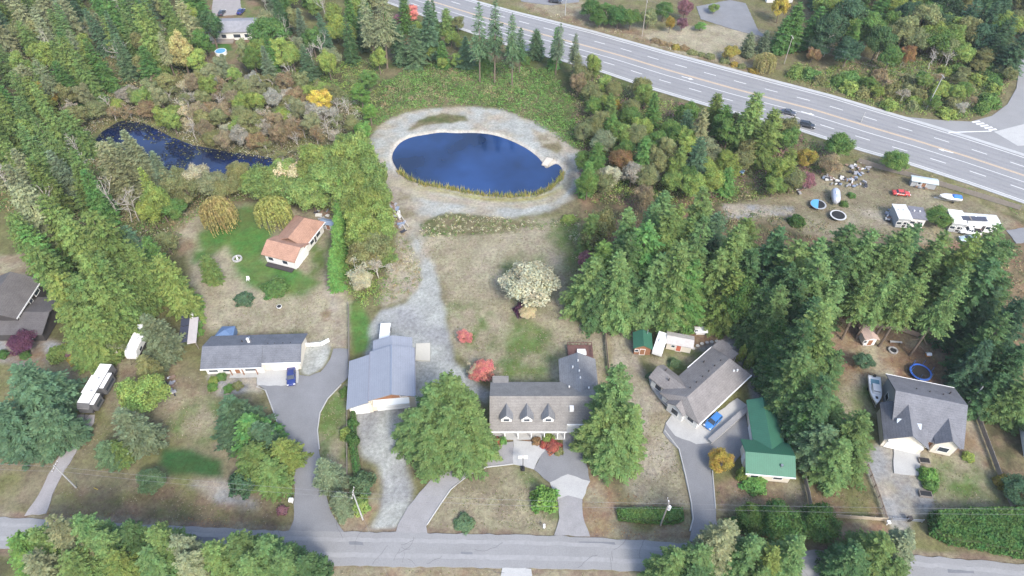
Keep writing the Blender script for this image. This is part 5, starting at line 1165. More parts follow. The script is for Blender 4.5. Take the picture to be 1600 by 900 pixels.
COL = {k: tuple(min(.6, q * (LIFT if max(v) < .25 else 1.0)) for q in v) for k, v in COL.items()}
for k in ('fir', 'firlight', 'firblue', 'cedar', 'cedary', 'cedarg', 'green', 'lush', 'ygreen', 'olive', 'belt', 'hedge', 'dark'):
    COL[k] = (COL[k][0] * .92, COL[k][1] * 1.0, COL[k][2] * (.92 if k in ('firblue', 'spruce') else 1.1))
DESC = dict(fir="dark green fir", cedar="yellow-green cedar", spruce="blue-green spruce", sparse_fir="thin fir with bare lower trunk", broadleaf="round leafy tree", tall_broadleaf="slender leafy tree", bare="bare pale-limbed tree", thin_leaf="thin-leaved pale tree", willow="weeping willow", shrub="leafy shrub")
NAME = dict(fir="fir_tree", cedar="cedar_tree", spruce="spruce_tree", sparse_fir="fir_tree", broadleaf="leafy_tree", tall_broadleaf="slender_tree", bare="bare_tree", thin_leaf="twiggy_tree", willow="willow_tree", shrub="shrub")
TREES = []
trg = random.Random(5)
def plant(kind, x, y, h, r, col, where, label=None, z=-.12):
    forms, part, stem = PROTO[kind]; me, cr, H, Rr = trg.choice(forms)
    o = bpy.data.objects.new(NAME[kind], None); o.empty_display_size = .5
    o.location = (x, y, z); o.rotation_euler = (trg.gauss(0, .035), trg.gauss(0, .035), trg.uniform(0, 6.28)); h *= trg.uniform(.93, 1.05); o.scale = (r / Rr, r / Rr, h / H); C.objects.link(o)
    t = bpy.data.objects.new(stem, me); link(t, o)
    c = bpy.data.objects.new(part, cr); link(c, o)
    k = trg.uniform(.86, 1.16); w = trg.uniform(.93, 1.08); base = COL[col]
    c.color = (base[0] * k * w, base[1] * k, base[2] * k / w, 1)
    o["category"] = "shrub" if kind == "shrub" else "tree"
    TREES.append((o, kind, where, label, col)); return o
def T(kind, u, v, h, r, col, where="", label=None):
    """a tree whose tip is seen at image point (u,v) for height h"""
    p = S(u, v, h); return plant(kind, p.x, p.y, h, r, col, where, label)
def Bz(kind, u, v, h, r, col, where="", label=None):
    """a tree or shrub whose foot stands at image point (u,v)"""
    p = S(u, v); return plant(kind, p.x, p.y, h, r, col, where, label)
PTS = []
def fill(area, n, mind, mix, where, tries=4000):
    pl = SP(area); xs = [p[0] for p in pl]; ys = [p[1] for p in pl]; k = 0
    for _ in range(tries):
        if k >= n: break
        x, y = trg.uniform(min(xs), max(xs)), trg.uniform(min(ys), max(ys))
        if float(sdist(np.array([x]), np.array([y]), pl)[0]) < 0: continue
        if any((x - a) ** 2 + (y - b) ** 2 < mind * mind for a, b in PTS): continue
        PTS.append((x, y)); kind, h0, h1, r0, r1, cols = trg.choices([m[1:] for m in mix], [m[0] for m in mix])[0]
        plant(kind, x, y, trg.uniform(h0, h1), trg.uniform(r0, r1), trg.choice(cols), where); k += 1

# firs of the stand right of the pond
W = "in the stand right of the round pond"
for u, v, h, r, c in [(1044,312,28,5.2,'firlight'),(992,322,24,4.6,'firlight'),(1065,312,25,4.6,'firblue'),(1107,297,24,5.5,'fir'),(1022,314,22,4,'firblue'),(1037,296,20,4.2,'firblue'),(1097,345,24,4.6,'firblue'),(1099,387,22,4.8,'firlight'),(1147,340,26,5.2,'firlight'),(1172,338,20,4,'fir'),(1065,375,24,5.2,'firlight'),(950,370,22,5,'green'),(985,362,24,5,'fir'),(1014,345,24,4.6,'firlight'),(925,398,18,4.5,'firlight'),(1132,388,22,4.8,'fir'),(1162,362,24,5,'firlight'),(1035,395,22,5,'fir'),(975,400,20,4.6,'firlight'),(1075,405,20,4.6,'fir'),(945,420,16,4.2,'fir'),(1010,402,19,4.4,'firlight'),(1115,408,18,4.4,'fir'),(1150,420,20,4.6,'firlight'),(1180,385,22,4.6,'fir'),(1050,408,17,4.2,'firlight'),(930,330,14,3.5,'green'),(1085,330,20,4,'fir'),(1130,318,20,4.2,'firblue'),(985,420,16,4,'fir'),(1090,412,16,4.2,'firlight')]:
    T('fir', u, v, h * trg.uniform(.8, 1.08), r * trg.uniform(1.0, 1.4), trg.choice([c, c, 'firlight', 'cedarg', 'cedar']), W)
for u, v, h, r, c in [(930,345,11,3.4,'olive'),(945,325,12,3.6,'olive'),(918,395,8,2.6,'plum'),(1170,440,16,4.0,'green'),(1010,290,9,3,'brown')]: T('broadleaf', u, v, h, r, c, W)
# fir belt at right
W = "in the fir belt behind the right houses"
for u, v, h, r, c in [(1222,358,24,4.6,'fir'),(1256,372,24,4.6,'firlight'),(1292,362,25,4.8,'firlight'),(1332,352,25,5,'fir'),(1362,356,25,4.6,'firlight'),(1410,350,26,5.4,'firlight'),(1442,345,26,5,'fir'),(1482,362,25,5,'firlight'),(1524,352,26,4.8,'cedar'),(1563,346,25,4.6,'firlight'),(1590,372,24,4.8,'fir'),(1240,405,23,4.6,'fir'),(1285,405,24,5,'firlight'),(1322,395,22,4.6,'fir'),(1385,385,21,4.6,'firlight'),(1430,385,21,4.6,'firlight'),(1468,385,21,4.4,'firlight'),(1515,400,22,5,'firlight'),(1552,405,22,5,'fir'),(1212,415,20,4.4,'fir'),(1260,430,21,4.6,'fir'),(1302,432,21,4.8,'firlight'),(1580,430,22,5.2,'fir'),(1195,450,18,4.2,'fir'),(1235,455,20,4.6,'firlight'),(1280,462,20,4.8,'fir'),(1545,450,20,4.8,'dark'),(1590,480,20,5,'dark'),(1560,500,18,4.8,'fir'),(1540,540,15,4.4,'dark'),(1585,545,16,4.8,'fir'),(1560,590,13,4.4,'fir'),(1598,600,14,4.6,'firlight')]:
    T('fir', u + (16 if v > 440 and u > 1500 else 0), v - (6 if v > 440 else 0), h * trg.uniform(.88, 1.06), r * (trg.uniform(1.0, 1.25) if v < 420 else .95), c, W)
for u, v, h in [(1512,468,20),(1445,470,17),(1430,468,16),(1398,468,15),(1370,475,14)]: T('sparse_fir', u, v - 42, h + 6, 3.6, 'firlight', W)
for u, v, h, r, c in [(1212,478,14,3.4,'hedge'),(1224,500,14,3.4,'hedge'),(1228,525,13,3.2,'hedge'),(1234,550,13,3.2,'hedge'),(1238,576,12,3.0,'hedge'),(1250,602,12,3.0,'cedarg'),(1260,626,11,2.8,'cedarg'),(1266,652,10,2.6,'hedge')]:
    T('cedar', u, v, h, r, c, "in the tall screen right of the angled house")
T('fir', 1282, 485, 24, 5.6, 'firlight', "", "huge light green fir left of the red-earth yard, rising highest there")
for u, v, h, r, c in [(1262,512,22,5,'fir'),(1275,548,21,5.2,'firlight'),(1292,585,19,5.2,'fir'),(1252,585,15,4,'fir'),(1308,618,14,4.6,'firlight'),(1322,690,12,4.8,'firlight'),(1300,520,20,4.8,'firlight'),(1285,630,14,4.6,'fir')]: T('fir', u, v, h, r, c, "between green garage and boat yard")
T('fir', 1265, 560, 16, 5.0, 'fir', "", "dark fir standing between the green garage and the boat yard")
T('fir', 1300, 545, 16, 4.6, 'fir', "", "dense fir beside the pale shed corner in the red-earth yard")
T('fir', 1358, 650, 16, 5.4, 'firlight', "", "wide tattered fir beside the gravel drive of the steep-roofed house")
T('fir', 1300, 665, 13, 4.8, 'firblue', "", "dark fir leaning over the play set")
T('broadleaf', 1357, 556, 4, 2.2, 'firblue', "", "small dull green tree beside the yard shed")
# along the road in front
W = "in the roadside row at bottom left"
for u, v, h, r, c in [(15,835,14,4.2,'cedarg'),(52,828,14,4,'firlight'),(85,815,16,4.4,'pale'),(120,812,15,4,'firlight'),(155,832,14,4,'firlight'),(190,826,14,3.8,'fir'),(235,822,15,4.4,'firlight'),(268,832,13,3.8,'pale'),(40,868,14,4.2,'pale'),(100,862,13,4,'firlight'),(165,866,13,4.2,'cedary'),(225,868,12,4.2,'firlight'),(290,872,11,3.8,'pale'),(325,852,12,4.2,'firlight'),(362,838,13,4.4,'firlight'),(405,842,13,4.4,'firlight'),(440,858,12,4,'firlight'),(470,872,11,3.8,'fir'),(385,876,11,4,'firlight')]:
    T('fir', u, v, h, r, c, W)
W = "in the roadside row at bottom right"
for u, v, h, r, c in [(1060,866,13,4.2,'firlight'),(1100,848,15,4.4,'firlight'),(1140,818,17,4.6,'pale'),(1180,836,15,4.2,'firlight'),(1250,846,14,4.2,'firlight'),(1215,848,14,4,'cedary'),(1090,885,11,4,'fir'),(1200,885,11,4,'firlight'),(1388,838,14,4.6,'firlight'),(1425,828,14,4.4,'pale'),(1350,858,12,4.2,'fir'),(1410,878,10,4,'firlight')]:
    T('fir', u, v, h, r, c, W)
T('broadleaf', 1225, 805, 6.5, 4.2, 'hedge', "", "dark leafy tree at the left end of the pale front fence")
T('broadleaf', 1288, 806, 6, 4.0, 'hedge', "", "dark leafy tree overhanging the verge before the pale front fence")
T('broadleaf', 1180, 800, 5, 3.0, 'green', "", "leafy bush-like tree at the angled drive's right mouth")
# big yard trees
W = "in front of the metal shop, beside the dormered house"
for u, v, h, r in [(672,600,17,5.6),(648,632,14,5.2),(700,632,16,5.6),(728,615,16,5.0),(740,650,12,4.6),(668,665,12,5.0),(715,672,11,4.8)]: T('fir', u, v, h, r, 'firlight', "in the broad clump before the metal shop")
T('fir', 702, 590, 18, 6.0, 'firlight', "", "tallest fir of the broad clump before the metal shop")
T('fir', 964, 582, 21, 5.4, 'firlight', "", "tallest fir right of the dormered house")
T('fir', 942, 632, 15, 4.6, 'firlight', "", "fir close against the dormered house garage")
T('fir', 985, 640, 15, 4.8, 'firlight', "", "light green fir facing the angled house across dry lawn")
T('fir', 960, 670, 12, 5.0, 'firlight', "", "front-most fir before the dormered house garage")
Bz('broadleaf', 823, 464, 9.5, 6.8, 'paley', "", "wide pale cream-yellow tree alone in the dry field"); 
Bz('shrub', 815, 486, 1.8, 2.0, 'purple', "", "dark burgundy shrub under the cream-yellow tree"); Bz('broadleaf', 824, 494, 3, 2.0, 'paley', "", "small pale yellow tree below the cream-yellow one")
Bz('broadleaf', 727, 533, 3.0, 1.9, 'pink', "", "small pink-red maple on the gravel edge, upper one"); Bz('broadleaf', 754, 588, 4.0, 2.9, 'pink', "", "pink-red maple behind the dormered house, lower one")
Bz('thin_leaf', 738, 590, 4, 1.8, 'paley', "", "pale twiggy small tree beside the lower pink maple")
T('willow', 333, 312, 9.5, 4.6, 'willow', "", "pale gold weeping willow on the lush lawn"); T('willow', 420, 310, 8.5, 4.8, 'willowg', "", "greener weeping willow touching the orange-roofed house")
T('tall_broadleaf', 494, 135, 11, 3.4, 'yellow', "", "bright yellow tree among grey brush above the swamp")
T('broadleaf', 1130, 712, 4.2, 2.5, 'gold', "", "golden yellow tree left of the green garage")
Bz('shrub', 1157, 745, 3.6, 1.1, 'ygreen', "", "narrow yellow-green shrub against the green garage"); Bz('shrub', 1178, 758, 1.8, 2.4, 'lush', "", "low bright green shrub before the green garage")
Bz('shrub', 850, 783, 3.0, 2.6, 'lush', "", "round bright shrub on the horseshoe lawn by the six-sided slab"); Bz('shrub', 725, 818, 1.2, 1.9, 'firblue', "", "flat blue-green shrub on the verge of the horseshoe lawn")
Bz('shrub', 1155, 560, 4.8, 1.0, 'ygreen', "", "left yellow-green column shrub at the angled house rear"); Bz('shrub', 1167, 572, 4.8, 1.0, 'ygreen', "", "right yellow-green column shrub at the angled house rear")
for u, v, h, r, c, l in [(785,690,1.4,.9,'lush',"small bright green shrub at the porch's left end"),(778,690,1.2,.9,'red',"red shrub at the porch's left end"),(838,690,1.3,1.0,'orange',"orange shrub in the porch bed"),(857,686,1.4,1.3,'ygreen',"yellow-green shrub in the porch bed"),(865,700,1.5,1.6,'red',"largest red shrub in the porch bed beside the dark drive"),(872,706,1.0,1.0,'olive',"olive shrub at the tip of the porch bed"),(850,696,1.0,.9,'red',"small red shrub left in the porch bed")]:
    Bz('shrub', u, v, h, r, c, "", l)
# clumps left front
T('fir', 18, 568, 17, 6.4, 'firblue', "", "massive dark blue-green fir at the left edge below the dark house"); T('fir', -12, 640, 13, 5.6, 'firblue', "", "dark fir cut by the left edge beside the camper track")
T('fir', 60, 640, 11, 5.0, 'firblue', "", "lower blue-green fir right of the massive left-edge one")
T('broadleaf', 212, 598, 8, 5.0, 'ygreen', "", "yellow-green leafy tree right of the long camper"); T('spruce', 188, 642, 12, 4.4, 'spruce', "", "blue-green spruce below the yellow-green tree by the track"); T('fir', 160, 690, 7, 3, 'firblue', "", "small dark conifer left of the spruce by the track")
T('cedar', 175, 690, 6, 2.6, 'cedar', "", "small yellow-green cedar at the foot of the track-side spruce"); Bz('broadleaf', 243, 758, 4, 2.8, 'firblue', "", "low dark bushy tree left of the vivid green grass patch")
T('spruce', 228, 492, 13, 4.6, 'spruce', "", "leaning blue-green spruce over the motorhome"); Bz('fir', 240, 590, 7, 3.2, 'olive', "", "olive conifer between motorhome and yellow-green tree"); Bz('thin_leaf', 190, 560, 6, 2.2, 'olive', "", "thin grey-green tree between camper and motorhome")
T('spruce', 358, 628, 12, 6.0, 'firblue', "", "broad blue-green conifer on the ranch house front lawn"); T('spruce', 398, 660, 10, 4.4, 'firblue', "", "second blue-green conifer at the dark drive's bend")
T('spruce', 380, 645, 11, 5.0, 'cedarg', "", "middle green conifer of the ranch lawn clump"); T('cedar', 395, 700, 8, 4.4, 'cedar', "", "dense yellow-green cedar left in the drive-side clump"); T('cedar', 436, 690, 8, 3.6, 'cedary', "", "dense bright cedar right in the drive-side clump"); T('cedar', 415, 725, 7, 4.2, 'cedar', "", "front cedar of the drive-side clump")
Bz('shrub', 384, 760, 4.5, 2.6, 'dark', "", "dark shrub under the drive-side clump's left"); Bz('shrub', 441, 798, 1.2, 1.0, 'plum', "", "small plum shrub at the dark drive's left mouth")
T('spruce', 505, 712, 11, 3.0, 'spruce', "", "silver-blue spruce on the strip between two drives"); Bz('spruce', 538, 795, 7, 2.6, 'spruce', "", "small spruce in front of the silver-blue one"); Bz('shrub', 566, 758, 3.2, 2.4, 'firblue', "", "round dull green shrub on the gravel drive island")
Bz('shrub', 563, 792, 2, 1.9, 'ygreen', "", "yellowish shrub on the island below the round one"); Bz('shrub', 541, 680, 2.2, 1.3, 'ygreen', "", "bright shrub by the fence on the grass strip"); Bz('shrub', 540, 614, 1.8, 1.2, 'green', "", "green shrub at the top of the grass strip"); Bz('shrub', 552, 690, 3, 1.4, 'hedge', "", "dark green hedge shrub left of the gravel drive")
Bz('shrub', 552, 664, 2.2, 1.2, 'hedge', "", "dark green shrub below the shop's left corner")
for u, v, c in ((334, 596, 'ygreen'), (333, 606, 'lush'), (358, 608, 'lush'), (372, 604, 'olive'), (346, 590, 'green')): Bz('shrub', u, v, 1.2, 1.1, c, "in the gravel bed before the ranch house")
Bz('shrub', 382, 470, 2.0, 2.2, 'firblue', "", "dark blue-green bush on the back lawn, left of two"); Bz('shrub', 432, 452, 2.4, 3.2, 'green', "", "wide dark bush on the back lawn below the orange-roofed house")
Bz('broadleaf', 45, 545, 4.5, 3.4, 'purple', "", "dark purple leafy tree beside the dark house"); Bz('shrub', 92, 555, 2.0, 2.4, 'ygreen', "", "bright yellow-green shrub under the cedars by the dark house"); Bz('shrub', 68, 520, 2.0, 1.4, 'ygreen', "", "small yellow-green shrub at the dark house corner"); Bz('shrub', 112, 553, 1.4, 1.6, 'plum', "", "brown-plum shrub under the cedar mass"); Bz('shrub', 118, 560, 1.2, 1.8, 'gold', "", "yellow shrub at the cedar mass's foot")
for u, v in ((5, 555), (40, 556)): Bz('shrub', u, v, 1.4, 1.2, 'hedge', "clipped in the bed by the dark house")
for u, v in ((310, 508), (311, 494), (312, 520)): Bz('shrub', u, v, 1.2, 1.1, 'lush', "beside the long open-sided lean-to")
Bz('shrub', 1448, 745, 2.2, 1.8, 'lush', "", "leafy green bed shrub beside the pale apron, upper"); Bz('shrub', 1452, 760, 1.6, 1.4, 'green', "", "leafy green bed shrub beside the pale apron, lower")
Bz('shrub', 1512, 715, 1.2, 1.2, 'ygreen', "", "pale yellow-green plant in a ringed bed on the right lawn"); Bz('shrub', 1562, 755, 2.6, 1.4, 'gold', "", "yellow shrub on the fence right of the right lawn"); Bz('broadleaf', 1585, 775, 4, 3.2, 'dark', "", "dark leafy tree above the big hedge's right end")
for u, v, r in ((1018, 590, 1.2), (1052, 568, 1.3)): Bz('shrub', u, v, 1.4, r, 'firblue', "at the angled house's left wing")
# the cedar mass and left forest
W = "in the cedar mass left of the motorhome"
for u, v, h, r, c in [(75,420,20,4.8,'cedary'),(108,428,20,4.6,'cedar'),(138,436,19,4.6,'cedar'),(156,425,18,4.2,'cedar'),(118,396,22,4.8,'cedary'),(148,388,22,4.6,'cedar'),(182,408,17,3.6,'cedar'),(246,392,20,4.4,'cedary'),(258,410,15,3.4,'cedarg'),(318,402,8,2.6,'cedar'),(100,325,24,5,'cedary'),(135,332,24,5,'cedar'),(58,382,22,4.8,'cedar'),(25,292,25,5.2,'pale'),(60,300,24,5,'cedar'),(195,380,19,4.0,'cedar'),(185,360,16,4.2,'firblue'),(95,470,17,4.6,'cedary'),(118,480,16,4.4,'cedar'),(136,478,15,3.8,'cedar'),(225,372,15,3.8,'cedarg'),(10,335,22,4.6,'cedar'),(30,350,20,4.6,'cedarg'),(132,516,11,3.4,'cedary'),(108,512,12,3.6,'cedar')]: T('cedar', u, v, h, r, c, W)
W = "between the swamp and the cedar mass"
for u, v, h, r, c in [(160,232,17,4.2,'pale'),(196,205,18,4.6,'pale'),(240,242,15,3.8,'spruce'),(222,268,14,3.2,'ygreen'),(208,215,16,3.8,'pale'),(180,222,15,3.6,'pale'),(252,258,12,3.4,'pale'),(170,215,13,3.2,'spruce'),(42,245,18,4.4,'cedary'),(105,256,17,4.2,'cedar'),(128,268,16,4,'cedarg'),(20,228,18,4.4,'pale'),(75,232,16,4,'spruce'),(5,262,19,4.4,'pale')]: T('spruce', u, v, h, r, c, W)
for u, v, h, r, c in [(150,275,14,3.6,'grey'),(172,285,13,3.2,'grey'),(188,290,12,3,'grey'),(38,258,14,3,'grey'),(55,285,13,3,'grey'),(212,300,11,2.8,'grey')]: T('bare', u, v, h, r, c, W)
for u, v, h, r, c in [(235,290,12,3.4,'ygreen'),(222,310,10,3.2,'ygreen'),(265,270,9,4,'olive'),(300,255,9,4,'paley'),(285,280,8,4,'olive'),(325,270,8,4.2,'pale'),(345,282,7,3.6,'olive'),(262,310,7,3.4,'green'),(250,360,8,2.8,'olive')]: T('broadleaf', u, v, h, r, c, W)
# leafy row between the two gardens
W = "in the leafy belt left of the pond"
for u, v, h, r, c in [(482,238,12,4.4,'ygreen'),(530,225,13,4,'ygreen'),(556,215,13,3.6,'green'),(577,255,12,3.4,'ygreen'),(572,300,12,3.4,'ygreen'),(440,262,10,4.2,'paley'),(402,270,10,4.4,'ygreen'),(455,285,9,4,'ygreen'),(585,325,10,3.2,'ygreen'),(566,340,11,3.4,'ygreen'),(578,368,9,3.2,'olive'),(560,385,8,3.2,'olive'),(500,265,11,3.8,'green'),(420,285,8,3.6,'ygreen'),(480,290,9,3.6,'green'),(548,260,12,3.6,'green'),(582,285,11,3.2,'ygreen'),(596,350,7,2.6,'green'),(590,390,5,2.6,'green'),(600,400,4,2.6,'green')]: T('broadleaf', u, v - 8, h * 1.2, r * 1.28, 'belt' if c in ('ygreen', 'green') else c, W)
T('thin_leaf', 553, 412, 8, 3.6, 'paley', W); T('thin_leaf', 585, 402, 7, 3.2, 'grey', W); T('broadleaf', 562, 428, 5, 2.8, 'paley', W)
for u, v in [(528,283),(527,300),(526,316),(524,332),(522,350),(520,368),(518,386),(516,404)]: T('cedar', u, v, 10, 2.1, 'lush', "in the narrow screen beside the orange-roofed house")
fill([(430,300),(480,280),(545,250),(585,262),(604,330),(596,400),(560,425),(545,380),(540,320),(480,318)], 16, 3.4, [(1,'broadleaf',9,12.5,3.6,4.8,['belt','belt','belt','ygreen'])], "crowded beside the orange-roofed house's hedge")
# conifers behind the pond
W = "in the row between pond bank and highway"
for u, v, h, r, c in [(588,-12,26,4.6,'pale'),(572,-8,24,4,'pale'),(745,5,27,3.6,'firblue'),(770,0,28,3.6,'firblue'),(800,20,25,3.4,'firblue'),(872,36,18,2.8,'spruce'),(898,52,15,2.4,'spruce'),(812,40,17,2.8,'fir')]: T('sparse_fir', u, v, h, r, c, W)
for u, v, h, r, c in [(665,5,19,4.6,'firblue'),(645,40,15,4,'firblue'),(725,60,11,3.4,'firblue'),(690,62,10,3,'cedarg'),(622,30,16,3.6,'firblue'),(755,70,10,3,'green'),(905,85,10,2.6,'olive')]: T('fir', u, v, h, r, c, W)
for u, v, h, r, c in [(715,80,6,2.6,'ygreen'),(690,88,5,2.4,'ygreen'),(588,72,10,2.6,'ygreen'),(930,78,13,2.6,'ygreen'),(640,8,7,4,'pink'),(625,18,6,3,'plum'),(572,105,9,2.6,'green'),(560,130,9,3,'lush'),(575,160,8,2.6,'lush'),(566,190,7,2.6,'lush')]: T('tall_broadleaf', u, v, h, r, c, W)
fill([(600,25),(690,40),(800,78),(900,108),(890,120),(780,98),(700,92),(640,102),(600,110)], 22, 3.6, [(2,'fir',9,15,2.6,3.6,['firblue','fir','cedarg','firlight']),(2,'broadleaf',4,7,2.2,3.2,['ygreen','green','olive']),(1,'shrub',2,3.4,1.8,2.8,['ygreen','brown','green'])], "in the row between pond bank and highway")
# mixed wood right of pond
W = "in the mixed wood between pond and highway"
for u, v, h, r, c in [(905,112,9,3,'brown'),(925,125,9,3,'olive'),(960,128,8,3,'olive'),(962,155,6,2.4,'gold'),(1012,135,8,4,'ygreen'),(988,165,8,3.6,'green'),(942,172,9,3.4,'olive'),(1000,190,9,3.6,'olive'),(1052,188,8,3.6,'green'),(1080,195,9,3.6,'ygreen'),(1030,205,8,3.4,'green'),(1135,175,9,3.6,'green'),(930,150,8,3,'green'),(915,190,7,3,'olive'),(972,232,8,3.4,'orange'),(990,255,8,3.4,'grey'),(1012,258,8,3.4,'olive'),(955,255,9,3.2,'paley'),(1056,265,8,3.6,'ygreen'),(1090,270,9,3.8,'ygreen'),(1120,262,9,3.6,'ygreen'),(1140,235,8,3.4,'ygreen'),(1230,248,10,4,'ygreen'),(1245,265,8,3.6,'olive'),(1265,234,6,3.0,'gold'),(1318,210,8,4.4,'green'),(1306,245,6,3.2,'brown'),(1262,268,6,3.2,'plum'),(915,235,8,3,'green'),(920,270,9,3.2,'green'),(1165,235,7,3.2,'olive'),(1035,240,7,3.2,'olive'),(1180,215,8,3.4,'olive'),(965,190,8,3,'green'),(1215,275,7,3.2,'ygreen')]: T('broadleaf', u, v, h, r, c, W)
for u, v, h, r, c in [(1105,170,15,3.4,'pale'),(1190,150,18,5,'cedary'),(1165,165,15,3.6,'cedar'),(1215,170,14,4.2,'cedary'),(1140,160,12,3.2,'cedarg'),(1080,170,11,3,'firblue'),(938,218,13,3.2,'cedarg'),(1010,212,12,3.4,'cedarg'),(1100,215,14,3.6,'firblue'),(1070,225,12,3.2,'cedar'),(1200,195,13,3.8,'cedar'),(920,250,11,3,'cedarg'),(1240,230,9,2.8,'cedary')]: T('cedar', u, v, h, r, c, W)
T('broadleaf', 1407, 238, 6.5, 3.8, 'green', "", "round deep green tree on the highway fence line"); Bz('broadleaf', 1463, 352, 5, 3.6, 'green', "", "round green tree between the mobile homes"); Bz('shrub', 1244, 348, 2.6, 2.2, 'hedge', "", "dark green bush on the dry yard's left"); Bz('shrub', 1318, 320, 1.4, 1.2, 'green', "", "small green bush right of the silver trailer"); Bz('shrub', 1330, 306, 1.0, 1.2, 'green', "", "tiny bush in the middle of the scrap yard")
Bz('shrub', 888, 344, 1.4, 2.0, 'ygreen', "", "yellow-green shrub at the pond path's right end")
# across the highway
W = "across the highway at top right"
for u, v, h, r, c in [(925,0,8,4.4,'hedge'),(948,4,8,4.4,'green'),(968,10,8,4.4,'hedge'),(988,14,8,4.2,'green'),(938,18,6,3.6,'hedge'),(1015,12,8,3.4,'olive'),(1040,0,8,3.4,'green'),(1074,-4,9,3.0,'plum'),(1068,28,5,2.4,'plum'),(1050,22,7,1.7,'gold'),(1146,70,5.5,3.2,'gold'),(1225,-6,10,3.2,'yellow'),(1096,35,3,2.4,'lush'),(1118,5,4,2.2,'ygreen'),(1340,-10,17,7,'dark'),(1310,15,15,6,'dark'),(1365,10,15,6,'green'),(1290,50,9,4.5,'dark'),(1385,40,13,5,'fir'),(1425,25,13,5,'olive'),(1400,70,10,4,'green'),(1335,60,11,5,'dark'),(1470,35,11,5,'ygreen'),(1500,22,11,4.6,'ygreen'),(1535,40,10,4.2,'ygreen'),(1488,60,9,4,'olive'),(1460,0,12,5,'green'),(1275,72,6,2.6,'orange'),(1425,72,8,3,'orange'),(1510,70,8,4,'ygreen'),(1545,75,7,4,'olive'),(1440,45,10,4,'olive')]: T('broadleaf', u, v, h, r, c, W)
for u, v, h, r, c in [(1252,2,17,5.2,'cedarg'),(1232,25,13,4,'cedarg'),(1176,48,9,3.0,'spruce'),(1560,0,17,5,'dark'),(1585,25,16,5,'dark'),(1535,-5,17,5,'dark'),(1600,55,14,5,'dark'),(1570,50,12,4,'dark'),(1280,10,15,4.6,'cedarg'),(1200,48,8,2.6,'spruce')]: T('fir', u, v, h, r, c, W)
T('willow', 1200, 84, 6, 3.8, 'willow', "", "golden weeping tree on the far side of the highway")
for u, v, h, r in [(1300,50,9,3),(1385,52,9,3),(1470,70,9,3),(1490,75,8,3),(1420,75,7,2.6)]: T('bare', u, v, h, r, 'grey', W)
fill([(1235,118),(1300,120),(1420,120),(1560,95),(1580,130),(1545,172),(1500,183),(1400,172),(1330,150),(1240,124)], 46, 3.6, [(4,'shrub',2,4.2,2,3.6,['olive','ygreen','green','brown','olive','green']),(1,'broadleaf',4,6,2.4,3.2,['olive','ygreen','green']),(1,'thin_leaf',3,5,2,2.8,['grey','brown'])], "in brush across the highway")
fill([(1265,-40),(1600,-40),(1640,60),(1590,90),(1540,95),(1440,100),(1360,100),(1290,95),(1262,60)], 60, 4.4, [(3,'broadleaf',9,15,4,6,['dark','green','olive','ygreen']),(2,'fir',12,18,3.6,5,['dark','fir','cedarg']),(1,'tall_broadleaf',9,13,3,4,['ygreen','olive'])], "across the highway at top right")
fill([(1010,60),(1060,78),(1150,100),(1190,115),(1140,100),(1100,85),(1040,68)], 12, 2.6, [(1,'shrub',1,1.8,1.2,2,['olive','brown','gold'])], "on the far highway bank")
# forest at upper left
mixF = [(5,'cedar',13,21,3,4.4,['cedar','cedary','cedar','cedarg','pale']),(2.2,'spruce',13,20,2.8,4,['spruce','pale','cedar','firblue']),(1.6,'fir',14,21,3.4,4.6,['firlight','firblue','cedarg']),(1.2,'sparse_fir',15,21,2.6,3.4,['pale','cedar','spruce']),(1.6,'bare',10,16,2.2,3.2,['grey']),(2.6,'tall_broadleaf',9,14,2.8,3.8,['ygreen','ygreen','olive','pale','olive']),(1.5,'broadleaf',7,11,3,4.4,['olive','ygreen','pale'])]
T('cedar', 213, 5, 24, 4.6, 'cedary', "", "tallest bright yellow-green conifer at the top left"); T('tall_broadleaf', 268, 45, 17, 4.0, 'willow', "", "tall pale yellow tree at the clearing's left edge")
T('broadleaf', 60, 130, 9, 4.4, 'gold', "", "yellow round tree deep in the left forest")
T('broadleaf', 408, 26, 15, 6.6, 'green', "", "large leafy green tree right of the far grey house")
for u, v, h, r, c in [(305,40,13,3.4,'cedarg'),(300,75,11,3.4,'ygreen'),(388,70,10,3.8,'ygreen'),(350,95,8,3.4,'olive'),(318,12,15,4,'fir'),(430,55,13,4.4,'ygreen')]: T('tall_broadleaf', u, v, h, r, c, "round the far clearing")
fill([(-90,-40),(120,-40),(320,-30),(322,20),(300,45),(318,75),(300,118),(230,142),(150,172),(70,200),(-60,230)], 175, 4.0, mixF, "in the upper left forest")
fill([(405,-40),(480,-50),(560,-10),(610,18),(605,80),(560,130),(500,135),(440,140),(380,120),(395,85),(430,50),(410,15)], 66, 4.1, [(3,'tall_broadleaf',8,13,2.6,3.6,['ygreen','green','pale','olive']),(3,'broadleaf',8,12,3,4.4,['green','ygreen','pale']),(2,'spruce',11,17,2.6,3.6,['spruce','cedarg','pale']),(1,'bare',9,13,2.4,3,['grey']),(1,'fir',12,18,3,3.8,['fir','firblue'])], "between the far clearing and the pond bank")
mixS = [(3,'thin_leaf',4,8,2.4,3.8,['grey','olive','brown','paley','olive']),(4,'broadleaf',5,9,2.6,4.0,['olive','grey','brown','olive','ygreen','brown']),(1.2,'bare',5,9,2,3,['grey']),(2.2,'tall_broadleaf',7,11,2.4,3.2,['ygreen','olive','pale','olive'])]
fill([(110,178),(160,165),(250,150),(380,130),(520,150),(560,205),(545,225),(480,232),(445,255),(400,240),(350,234),(300,222),(262,206),(235,192),(180,188),(130,210)], 120, 3.5, mixS, "in the pale brush round the swamp")
